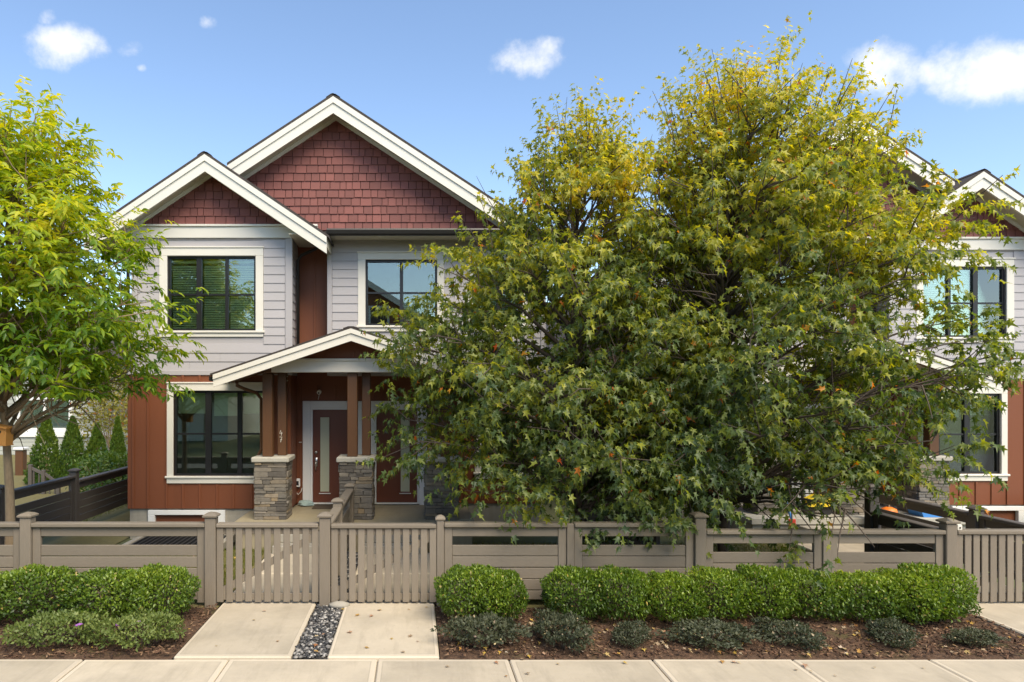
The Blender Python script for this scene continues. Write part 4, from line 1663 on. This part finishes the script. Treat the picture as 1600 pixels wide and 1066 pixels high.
for i, (x, y, sx, sz, k) in enumerate(hed):
    n = cnt[k] = cnt.get(k, 0) + 1
    if k == 'R':
        labs[k] = (ORD[n - 1] + ' boxwood of the long hedge, counted from the gap near the walkway', 'long hedge row')
    elif k == 'L':
        labs[k] = (ORD[3 - n] + ' boxwood from the rounded end bush by the gate of number 47', 'hedge under the birdhouse-tree fence')
    elif k == 'G':
        labs[k] = (['boxwood touching the walkway edge, apart from the long hedge', 'narrow boxwood leaning on the walkway boxwood, before the hedge gap'][n - 1], 'boxwoods beside the walkway')
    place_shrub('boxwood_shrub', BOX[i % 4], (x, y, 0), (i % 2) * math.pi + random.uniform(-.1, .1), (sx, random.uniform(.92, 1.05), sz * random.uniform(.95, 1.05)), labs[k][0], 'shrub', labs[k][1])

GC = [shrub_meshes('cranesbill%d' % i, 1.0, .62, .26, 2600, (.03, .055), OVAL, 'gcover', .20, 60 + i, 2.0) for i in range(2)]
for i, (px, X, Y, sx) in enumerate([(0, -4.02, 7.62, 1.0), (0, -3.05, 7.60, .92)]):
    lab = ('low flowering cranesbill spilling onto the sidewalk near the walkway' if i else 'low flowering cranesbill mound in front of the hedge by the birdhouse tree')
    r = place_shrub('cranesbill_plant', GC[i], (X, Y, 0), .2, (sx, 1.0, 1.0), lab, 'plant', None)
    for k in range(3):
        a = random.uniform(-.3, .3)
        q = MB()
        q.lathe([(.006, 0), (.028, .012), (.03, .02), (.01, .024)], (X + a, Y + random.uniform(-.18, .05), .29 - abs(a) * .15), 6)
        o = q.build('flower', 'violet', None)
        loc = o.location.copy()
        o.parent = r
        o.matrix_parent_inverse = Matrix.Translation(-Vector((X, Y, 0)))
        o.location = loc
HE = [shrub_meshes('heather%d' % i, .66, .50, .21, 3000, (.022, .045), OVAL, 'heather', .24, 70 + i, 1.9) for i in range(3)]
hl = [(.80, 7.58, 1.15, 'low dark shrub at the walkway edge of the leaf-strewn bed'), (1.66, 7.58, 1.12, None),
      (2.44, 7.66, .85, None), (3.36, 7.60, 1.35, None), (4.22, 7.66, 1.2, None), (5.42, 7.72, 1.0, None), (6.30, 7.62, .75, 'low dark shrub at the far end of the bed past the hedge')]
for i, (X, Y, s, lab) in enumerate(hl):
    place_shrub('heather_shrub', HE[i % 3], (X, Y, 0), i * 2.1, (s * random.uniform(.9, 1.2), s * random.uniform(.75, 1.0), (1.15, 1.2, .75, .85, .8, .7, .6)[i]), lab or ORD[i - 1] + ' low dark shrub after the one by the walkway, before the long hedge', 'shrub', None if lab else 'low shrubs before the long hedge')

# conifers and shrub in the side yard


def cedar(x, y, w, h, seed, label):
    rg = np.random.default_rng(seed)
    n = 5200
    t = rg.uniform(0, 1, n) ** 1.35
    a = rg.uniform(0, 6.283, n)
    r = (1 - t) ** .8 * (.78 + .22 * rg.uniform(0, 1, n)) * (1 + .10 * np.sin(a * 3 + t * 20) + .07 * np.sin(a * 7 - t * 31))
    P = np.stack([np.cos(a) * r * w / 2, np.sin(a) * r * w / 2, t * h + .05], 1)
    out = np.stack([np.cos(a), np.sin(a), np.zeros(n)], 1)
    D = out * .5 + np.array([0, 0, 1.0]) + rg.normal(0, .3, (n, 3))
    V, F, _ = scatter(*OVAL, P, D, out + rg.normal(0, .5, (n, 3)), rg.uniform(.06, .12, n))
    rt = empty('cedar_tree', (x, y, -.12), label, 'tree')
    o = bpy.data.objects.new('crown', np_mesh('crown', V, F, 'cedar'))
    o['kind'] = 'stuff'
    parent_to(o, (x, y, -.12), rt)
    q = MB()
    q.tube([(x, y, -.15), (x, y, h * .5 - .12), (x, y, h * .93 - .12)], [.05, .03, .008], 7)
    q.build('trunk', 'bark', rt)


cedar(-11.95, 22, 1.25, 2.15, 1, 'broad conical cedar nearest the wooden post by the side fence')
cedar(-12.1, 24, 1.15, 2.05, 2, 'conical cedar second from the wooden post')
cedar(-11.7, 25, 1.05, 1.75, 3, 'short bright conical cedar between two taller ones')
cedar(-11.6, 26.5, .75, 1.95, 4, 'slender pointed cedar next to the house corner')


def simple_shrub(name, x, y, w, d, h, n, size, mat, seed, label, cat='shrub', z0=-.1):
    rg = np.random.default_rng(seed)
    V, F = leaf_cloud(n, blob_shape(w, d, h, .14, seed, 2.1, .75), seed, size, LANCE, .8)
    r = empty(name, (x, y, z0), label, cat)
    o = bpy.data.objects.new('foliage', np_mesh('foliage', V, F, mat))
    o['kind'] = 'stuff'
    parent_to(o, (x, y, z0), r)
    q = MB()
    for i in range(9):
        a = i * 2.4
        q.tube([(x, y, z0), (x + math.cos(a) * w * .15, y + math.sin(a) * d * .15, z0 + h * .4), (x + math.cos(a) * w * .35, y + math.sin(a) * d * .35, z0 + h * .85)], [.03, .02, .006], 5, False)
    q.build('stem', 'bark', r)


simple_shrub('yellow_shrub', -13.6, 30.5, 3.4, 2.4, 4.3, 2400, (.12, .24), 'shrub_y', 5, 'loose yellow shrub rising behind the cedars')
simple_shrub('laurel_shrub', -8.2, 18.0, 1.7, 1.6, 1.25, 1500, (.09, .16), 'cedar', 6, 'broad-leaved shrub leaning over the side fence')
simple_shrub('laurel_shrub', -9.6, 21.5, 2.4, 1.4, .95, 1500, (.09, .16), 'cedar', 7, 'low green shrub mass at the foot of the cedars')
simple_shrub('yellow_shrub', -17.5, 25.5, 1.4, 1.4, 1.9, 900, (.1, .2), 'cedar', 8, 'green shrub behind the trunk of the birdhouse tree')


# ================================================================== neighbour house beyond the side yard
def neighbour():
    h = empty('neighbour_house', (-19, 32, -.12), 'grey clapboard house with white window trim beyond the cedars', 'house')
    q = MB()
    holes_wall(q, -26, -13.0, 32, 32.2, -.3, 4.6, [(-18.6, -16.3, 1.15, 2.55), (-23.5, -21.2, 1.15, 2.55)])
    q.box(-26, -13.0, 32.2, 40, -.3, 4.5)
    w = q.build('wall', 'neigh', h)
    me = unit('far_plank', 'neigh', 'wedge')
    for i in range(24):
        z = -.25 + i * .2
        for a, b in ((-26, -23.6), (-21.1, -18.7), (-16.2, -13.0)) if 1.0 < z < 2.55 else ((-26, -13.0),):
            piece('plank', me, w, ((a + b) / 2, 32, z), (b - a, .03, .21))
    b = MB()
    b.bbox(-26, -12.9, 31.9, 31.965, .78, 1.06, .01)
    b.build('band', 'white', h)
    for (a, c) in ((-18.6, -16.3), (-23.5, -21.2)):
        f = MB()
        for s in ((a - .16, c + .16, 2.5, 2.68), (a - .16, c + .16, 1.06, 1.2), (a - .16, a, 1.2, 2.5), (c, c + .16, 1.2, 2.5), ((a + c) / 2 - .05, (a + c) / 2 + .05, 1.2, 2.5)):
            f.bbox(s[0], s[1], 31.93, 32.05, s[2], s[3], .01)
        fo = f.build('window', 'white', h)
        for s0, s1 in ((a, (a + c) / 2 - .05), ((a + c) / 2 + .05, c)):
            p = MB()
            p.box(s0, s1, 32.01, 32.02, 1.2, 2.5)
            p.build('pane', 'glass', fo)
    r = MB()
    r.prism([(31.2, 4.5), (36, 7.2), (41, 4.5), (41, 4.3), (36, 7.0), (31.2, 4.3)], -26.4, -12.6, 'x')
    r.build('roof', 'roof', h)


neighbour()
q = MB()
q.bbox(-14.15, -13.87, 24.0, 24.28, -.15, .82, .02)
p = q.build('timber_post', 'wood')
tag(p, 'brown timber post with pale cap beyond the side fence', 'post')
q = MB()
q.bbox(-14.2, -13.82, 23.95, 24.33, .821, .92, .02)
q.build('post_cap', 'white', p)
# little stair rail
sr = empty('stair_railing', (-10.9, 19.6, 0), 'small dark wooden stair railing in front of the cedars', 'railing')
for (x, t) in ((-11.1, .78), (-10.72, .62), (-10.3, .35)):
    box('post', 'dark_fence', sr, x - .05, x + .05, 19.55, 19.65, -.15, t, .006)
for (xa, za, xb, zb) in ((-11.1, .70, -10.72, .54), (-10.72, .54, -10.3, .28)):
    q = MB()
    q.prism([(xa + .052, za), (xb - .052, zb + .03), (xb - .052, zb - .05), (xa + .052, za - .08)], 19.57, 19.63)
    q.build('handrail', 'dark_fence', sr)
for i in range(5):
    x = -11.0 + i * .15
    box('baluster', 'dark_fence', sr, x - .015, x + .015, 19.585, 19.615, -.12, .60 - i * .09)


# ================================================================== house across the street (seen mirrored in the panes), pale ones added for bounced light
def opposite(x, y, w, d, wallz, apex, mat, label):
    h = empty('street_house', (x, y, -.1), label, 'house', None)
    q = MB()
    q.box(x - w / 2, x + w / 2, y - d, y, -.2, wallz)
    q.prism([(x - w / 2, wallz), (x + w / 2, wallz), (x, apex)], y - .2, y)
    q.build('wall', mat, h)
    sl = (apex - wallz) / (w / 2)
    r = MB()
    for s in (-1, 1):
        e = w / 2 + .6
        r.prism([(x, apex + .2), (x + s * e, apex + .2 - sl * e), (x + s * e, apex - .05 - sl * e), (x, apex - .05)], y - d - .4, y + .55)
    rf = r.build('roof', 'roof', h)
    for s in (-1, 1):
        e = w / 2 + .62
        b = MB()
        b.prism([(x, apex + .18), (x + s * e, apex + .18 - sl * e), (x + s * e, apex - .2 - sl * e), (x, apex - .2)], y + .551, y + .60)
        b.build('bargeboard', 'trim', rf)
    for (a, c, z0, z1) in ((x + .55, x + 1.6, wallz - .1, wallz + 1.25), (x - 2.2, x - .8, wallz - .1, wallz + 1.1), (x - 3, x - 1, 3.3, 4.8), (x + 1, x + 3, 3.3, 4.8), (x - 3, x - 1, .7, 2.3)):
        f = MB()
        t = .13
        for s in ((a - t, c + t, z1, z1 + t), (a - t, c + t, z0 - t, z0), (a - t, a, z0, z1), (c, c + t, z0, z1)):
            f.bbox(s[0], s[1], y + .002, y + .06, s[2], s[3], .01)
        fo = f.build('window', 'white', h)
        p = MB()
        p.box(a, c, y + .006, y + .02, z0, z1)
        p.build('pane', 'black', fo)


opposite(-3.3, -14, 9.4, 9, 6.9, 9.9, 'red', 'brown gabled house across the street mirrored in the upper window')
opposite(9.5, -14, 9.8, 9, 6.2, 9.3, 'neigh', 'pale grey gabled house added across the street to bounce light')  # out-of-view pale houses, added so their fronts bounce light
opposite(-16.5, -14.5, 9.8, 9, 6.2, 9.3, 'trim', 'cream gabled house added across the street to bounce light')


# ================================================================== small things
# bird house on the trunk
bh = empty('bird_house', (-5.94, 9.84, 2.10), 'small orange wooden bird house fixed to a tree trunk', 'bird house')
q = MB()
x0, x1, y0, y1 = -6.04, -5.84, 9.70, 9.88
q.prism([(x0 + .01, 2.10), (x1 - .01, 2.10), (x1, 2.33), (x0, 2.37)], y0, y1)
body = q.build('body', 'birdwood', bh)
q = MB()
q.prism([(x0 - .03, 2.374), (x1 + .03, 2.326), (x1 + .03, 2.346), (x0 - .03, 2.394)], y0 - .05, y1)
q.build('roof', 'birdwood', bh)
q = MB()
q.tube([(-5.935, y0 - .003, 2.28), (-5.935, y0 + .01, 2.28)], .022, 14)
q.build('entrance_hole', 'black', bh)
box('floor', 'birdwood', bh, x0, x1, y0 - .01, y1, 2.08, 2.099)

# window well by the basement window
ww = empty('window_well', (-4.5, 12.9, 0), 'dark window-well grate set in the lawn before number 47', 'window well')
q = MB()
for a in ((-5.3, -3.5, 11.9, 12.0), (-5.3, -3.5, 13.3, 13.4), (-5.3, -5.2, 12.0, 13.3), (-3.6, -3.5, 12.0, 13.3)):
    q.bbox(a[0], a[1], a[2], a[3], -.05, .10, .01)
q.build('rim', 'foundation', ww)
gr = box('grate', 'grate', ww, -5.2, -3.6, 12.0, 13.3, .03, .05)
for i in range(16):
    x = -5.15 + i * .1
    box('bar', 'grate', gr, x - .012, x + .012, 12.0, 13.3, .055, .085)

q = MB()
q.bbox(-2.12, -1.40, 13.95, 14.38, .4545, .47, .005)
tag(q.build('doormat', 'mat'), 'brown doormat lying at the door numbered 47', 'doormat')
rgc = random.Random(3)
q = MB()
q.lathe([(.10, 0), (.135, .02), (.13, .06), (.09, .10), (.04, .115)], (-2.30, 14.33, .453), 12, 1.25, .8)
q.v = [(x + rgc.uniform(-.022, .022), y + rgc.uniform(-.022, .022), z + rgc.uniform(-.0, .02)) for x, y, z in q.v]
tag(q.build('cloth_bundle', 'cloth'), 'crumpled pale green cloth lying against the door casing', 'cloth')

# things on the other porch
pf = .395
q = MB()
q.prism([(10.02, pf), (10.44, pf), (10.50, pf + .16), (9.96, pf + .16)], 13.35, 13.75)
bt = q.build('storage_tub', 'blue')
tag(bt, 'small blue plastic tub on the pale porch floor', 'tub')
q = MB()
q.bbox(9.94, 10.52, 13.33, 13.77, pf + .161, pf + .18, .006)
q.build('rim', 'blue', bt)
q = MB()
q.lathe([(.05, 0), (.12, .02), (.15, .08), (.13, .15), (.05, .185)], (9.40, 13.45, pf), 14)
pk = q.build('pumpkin', 'orange', None, True)
tag(pk, 'small orange pumpkin on the porch near the blue tub', 'pumpkin')
q = MB()
q.tube([(9.40, 13.45, pf + .17), (9.41, 13.45, pf + .24)], [.02, .014], 6)
q.build('stalk', 'bark', pk)
tt = empty('ride_on_toy', (8.1, 13.7, pf), 'black and yellow ride-on toy half hidden by the maple leaves', 'toy')
for xx in (7.92, 8.28):
    q = MB()
    q.tube([(xx, 13.60, pf + .12), (xx, 13.72, pf + .12)], .12, 16)
    q.build('wheel', 'rubber', tt)
q = MB()
q.prism([(7.86, pf + .17), (8.34, pf + .17), (8.30, pf + .34), (8.10, pf + .42), (7.90, pf + .32)], 13.55, 13.77)
q.build('body', 'yellowp', tt)
rk = empty('toy_rake', (7.15, 12.95, .02), 'blue-handled red toy rake leaning on the porch edge behind the fence', 'toy')
q = MB()
q.tube([(7.16, 12.9, .45), (7.12, 13.06, .85)], .022, 8)
q.build('handle', 'blue', rk)
q = MB()
q.bbox(7.10, 7.23, 12.86, 12.90, .30, .45, .01)
q.build('head', 'redp', rk)
bn = empty('wooden_bench', (13.0, 13.2, 0), 'peach wooden bench with dark seat by the last townhouse wall', 'bench')
box('backrest', 'peach', bn, 12.75, 13.9, 13.9, 13.96, .32, .72, .01)
box('seat', 'wood', bn, 12.80, 13.9, 13.45, 13.88, .33, .39, .01)
for xx in (12.84, 13.8):
    box('leg', 'white', bn, xx, xx + .08, 13.5, 13.58, -.02, .329, .006)
    box('leg', 'white', bn, xx, xx + .08, 13.80, 13.88, -.02, .329, .006)

# latch box on the gate post
q = MB()
q.bbox(7.235, 7.30, FY - .06, FY + .02, T2 + .002, T2 + .075, .006)
lt = q.build('gate_latch', 'trim')
tag(lt, 'small pale latch box on the end fence post above the gate rail', 'latch')
q = MB()
q.tube([(7.267, FY - .061, T2 + .035), (7.267, FY - .066, T2 + .035)], .012, 8)
q.build('knob', 'black', lt)


# ---- gravel, chips, litter, grass
def pebbles(n, x0, x1, y0, y1, z, size, mat, name, label, seed, flat=.6, dens=None):
    rg = np.random.default_rng(seed)
    ico = np.array([(0, 0, 1), (.89, 0, .45), (.28, .85, .45), (-.72, .53, .45), (-.72, -.53, .45), (.28, -.85, .45), (.72, .53, -.45), (-.28, .85, -.45), (-.89, 0, -.45), (-.28, -.85, -.45), (.72, -.53, -.45), (0, 0, -1)])
    fc = np.array([(0, 1, 2), (0, 2, 3), (0, 3, 4), (0, 4, 5), (0, 5, 1), (1, 6, 2), (2, 7, 3), (3, 8, 4), (4, 9, 5), (5, 10, 1), (6, 7, 2), (7, 8, 3), (8, 9, 4), (9, 10, 5), (10, 6, 1), (6, 11, 7), (7, 11, 8), (8, 11, 9), (9, 11, 10), (10, 11, 6)])
    P = np.stack([rg.uniform(x0, x1, n), rg.uniform(y0, y1, n), np.full(n, z) + rg.uniform(0, .02, n)], 1)
    a = rg.uniform(0, 6.28, n)
    s = rg.uniform(*size, n)
    sc = np.stack([s * rg.uniform(.8, 1.4, n), s * rg.uniform(.7, 1.1, n), s * flat * rg.uniform(.7, 1.2, n)], 1)
    V = ico[None] * sc[:, None, :] * rg.uniform(.85, 1.15, (n, 12, 1))
    c, sn = np.cos(a)[:, None], np.sin(a)[:, None]
    V = np.stack([V[..., 0] * c - V[..., 1] * sn, V[..., 0] * sn + V[..., 1] * c, V[..., 2]], 2) + P[:, None]
    F = fc[None] + (np.arange(n) * 12)[:, None, None]
    me = np_mesh(name, V.reshape(-1, 3), F.reshape(-1, 3), mat, True)
    o = bpy.data.objects.new(name, me)
    col.objects.link(o)
    return tag(o, label, 'gravel' if 'peb' in name else 'mulch', None, 'stuff')


pebbles(2600, -1.31, -.95, 7.26, 12.1, -.008, (.012, .030), 'pebble', 'pebbles', 'dark river pebbles filling the strip between the two walkways', 1)
q = MB()
q.lathe([(.06, 0), (.11, .02), (.105, .055), (.04, .08)], (-1.0, 9.0, -.01), 10, 1.3, .8)
tag(q.build('rock', 'foundation', None, True), 'smooth pale rock at the foot of the post between the gates', 'rock')


def ground_z(x, y):
    return .02 + height(x, y, .6)


def chips(n, x0, x1, seed, name, label):
    rg = np.random.default_rng(seed)
    P = np.stack([rg.uniform(x0, x1, n), rg.uniform(7.26, 8.95, n), np.zeros(n)], 1)
    P[:, 2] = [ground_z(x, y) + .006 for x, y, _ in P]
    D = rg.normal(0, 1, (n, 3)) * np.array([1, 1, .25])
    N = np.array([0, 0, 1.0]) + rg.normal(0, .35, (n, 3))
    tv = np.array([(-.16, 0, 0), (.16, .05, 0), (.12, 1, .04), (-.14, .92, .03), (-.16, 0, -.15), (.16, .05, -.15), (.12, 1, -.11), (-.14, .92, -.12)])
    tf = np.array([(0, 1, 2, 3), (0, 4, 5, 1), (1, 5, 6, 2), (2, 6, 7, 3), (3, 7, 4, 0)])
    V, F, _ = scatter(tv, tf, P, D, N, rg.uniform(.02, .06, n))
    o = bpy.data.objects.new(name, np_mesh(name, V, F, 'chips'))
    col.objects.link(o)
    tag(o, label, 'mulch', None, 'stuff')


chips(5000, -7.5, -2.62, 5, 'bark_mulch', 'brown bark mulch under the hedge by the birdhouse tree')
chips(6500, .29, 7.1, 6, 'bark_mulch', 'brown bark mulch in the bed before the long hedge')


def litter(n, x0, x1, y0, y1, zf, seed, label, size=(.03, .075)):
    rg = np.random.default_rng(seed)
    P = np.stack([rg.uniform(x0, x1, n), rg.uniform(y0, y1, n), np.zeros(n)], 1)
    P[:, 2] = [zf(x, y) + .012 for x, y, _ in P]
    D = rg.normal(0, 1, (n, 3)) * np.array([1, 1, .15])
    N = np.array([0, 0, 1.0]) + rg.normal(0, .3, (n, 3))
    V, F, _ = scatter(*MAPLE, P, D, N, rg.uniform(*size, n))
    o = bpy.data.objects.new('leaf_litter', np_mesh('leaf_litter', V, F, 'litter'))
    col.objects.link(o)
    tag(o, label, 'leaf litter', None, 'stuff')


litter(420, .3, 7.1, 7.28, 8.6, ground_z, 8, 'dry and yellow maple leaves strewn over the bed before the long hedge')
litter(60, -6.9, -2.7, 9.2, 12.2, lambda x, y: .03, 13, 'fallen leaves on the lawn behind the birdhouse-tree fence')
litter(40, -7, -2.65, 7.28, 8.4, ground_z, 9, 'few dry leaves on the mulch by the birdhouse-tree hedge', (.02, .045))
litter(160, .3, 7.0, 9.2, 12.5, lambda x, y: .03, 10, 'fallen maple leaves on the lawn behind the long fence')
lm = np_mesh('fallen_leaf', MAPLE[0] * np.array([1, 1, .45]), MAPLE[1], 'litter')
spots = [('on the right-angled walkway', -.93, .25, 7.3, 9.0, .020, 12, 'fallen maple leaf lying on the walkway beside the gravel strip', 'leaves on the walkway'),
         ('sw', .3, 5.5, 6.7, 7.2, .004, 16, 'fallen maple leaf lying on the sidewalk', 'leaves on the sidewalk'),
         ('gr', -1.25, -1.0, 7.3, 8.2, .03, 4, 'fallen yellow leaf lying on the dark pebbles', 'leaves on the pebbles'),
         ('lw', -2.4, -1.5, 7.4, 8.9, .020, 4, 'fallen leaf lying on the walkway to number 47', 'leaves on the walkway to number 47')]
for (_, x0, x1, y0, y1, z, n, lab, grp) in spots:
    for i in range(n):
        o = bpy.data.objects.new('fallen_leaf', lm)
        s = random.uniform(.035, .085)
        o.location = (random.uniform(x0, x1), random.uniform(y0, y1), z + .35 * .28 * s + .004)
        o.rotation_euler = (random.uniform(-.12, .12), random.uniform(-.12, .12), random.uniform(0, 6.28))
        o.scale = (s, s, s)
        col.objects.link(o)
        tag(o, lab, 'leaf', grp)


def grass(n, x0, x1, y0, y1, seed, label):
    rg = np.random.default_rng(seed)
    P = np.stack([rg.uniform(x0, x1, n), rg.uniform(y0, y1, n), np.full(n, -.01)], 1)
    D = np.array([0, 0, 1.0]) + rg.normal(0, .35, (n, 3))
    N = rg.normal(0, 1, (n, 3))
    tv = np.array([(-.06, 0, 0), (.06, 0, 0), (.01, 1, .15)])
    V, F, _ = scatter(tv, np.array([(0, 1, 2)]), P, D, N, rg.uniform(.05, .11, n))
    o = bpy.data.objects.new('grass', np_mesh('grass', V, F, 'grass'))
    col.objects.link(o)
    tag(o, label, 'grass', None, 'stuff')


grass(16000, -6.9, -2.65, 9.2, 12.3, 3, 'short grass behind the fence before number 47')
grass(16000, .3, 6.9, 9.2, 12.8, 4, 'short grass under the two maples')
grass(9000, -9.5, -7.2, 12.5, 24, 5, 'rough sunlit grass of the side yard')
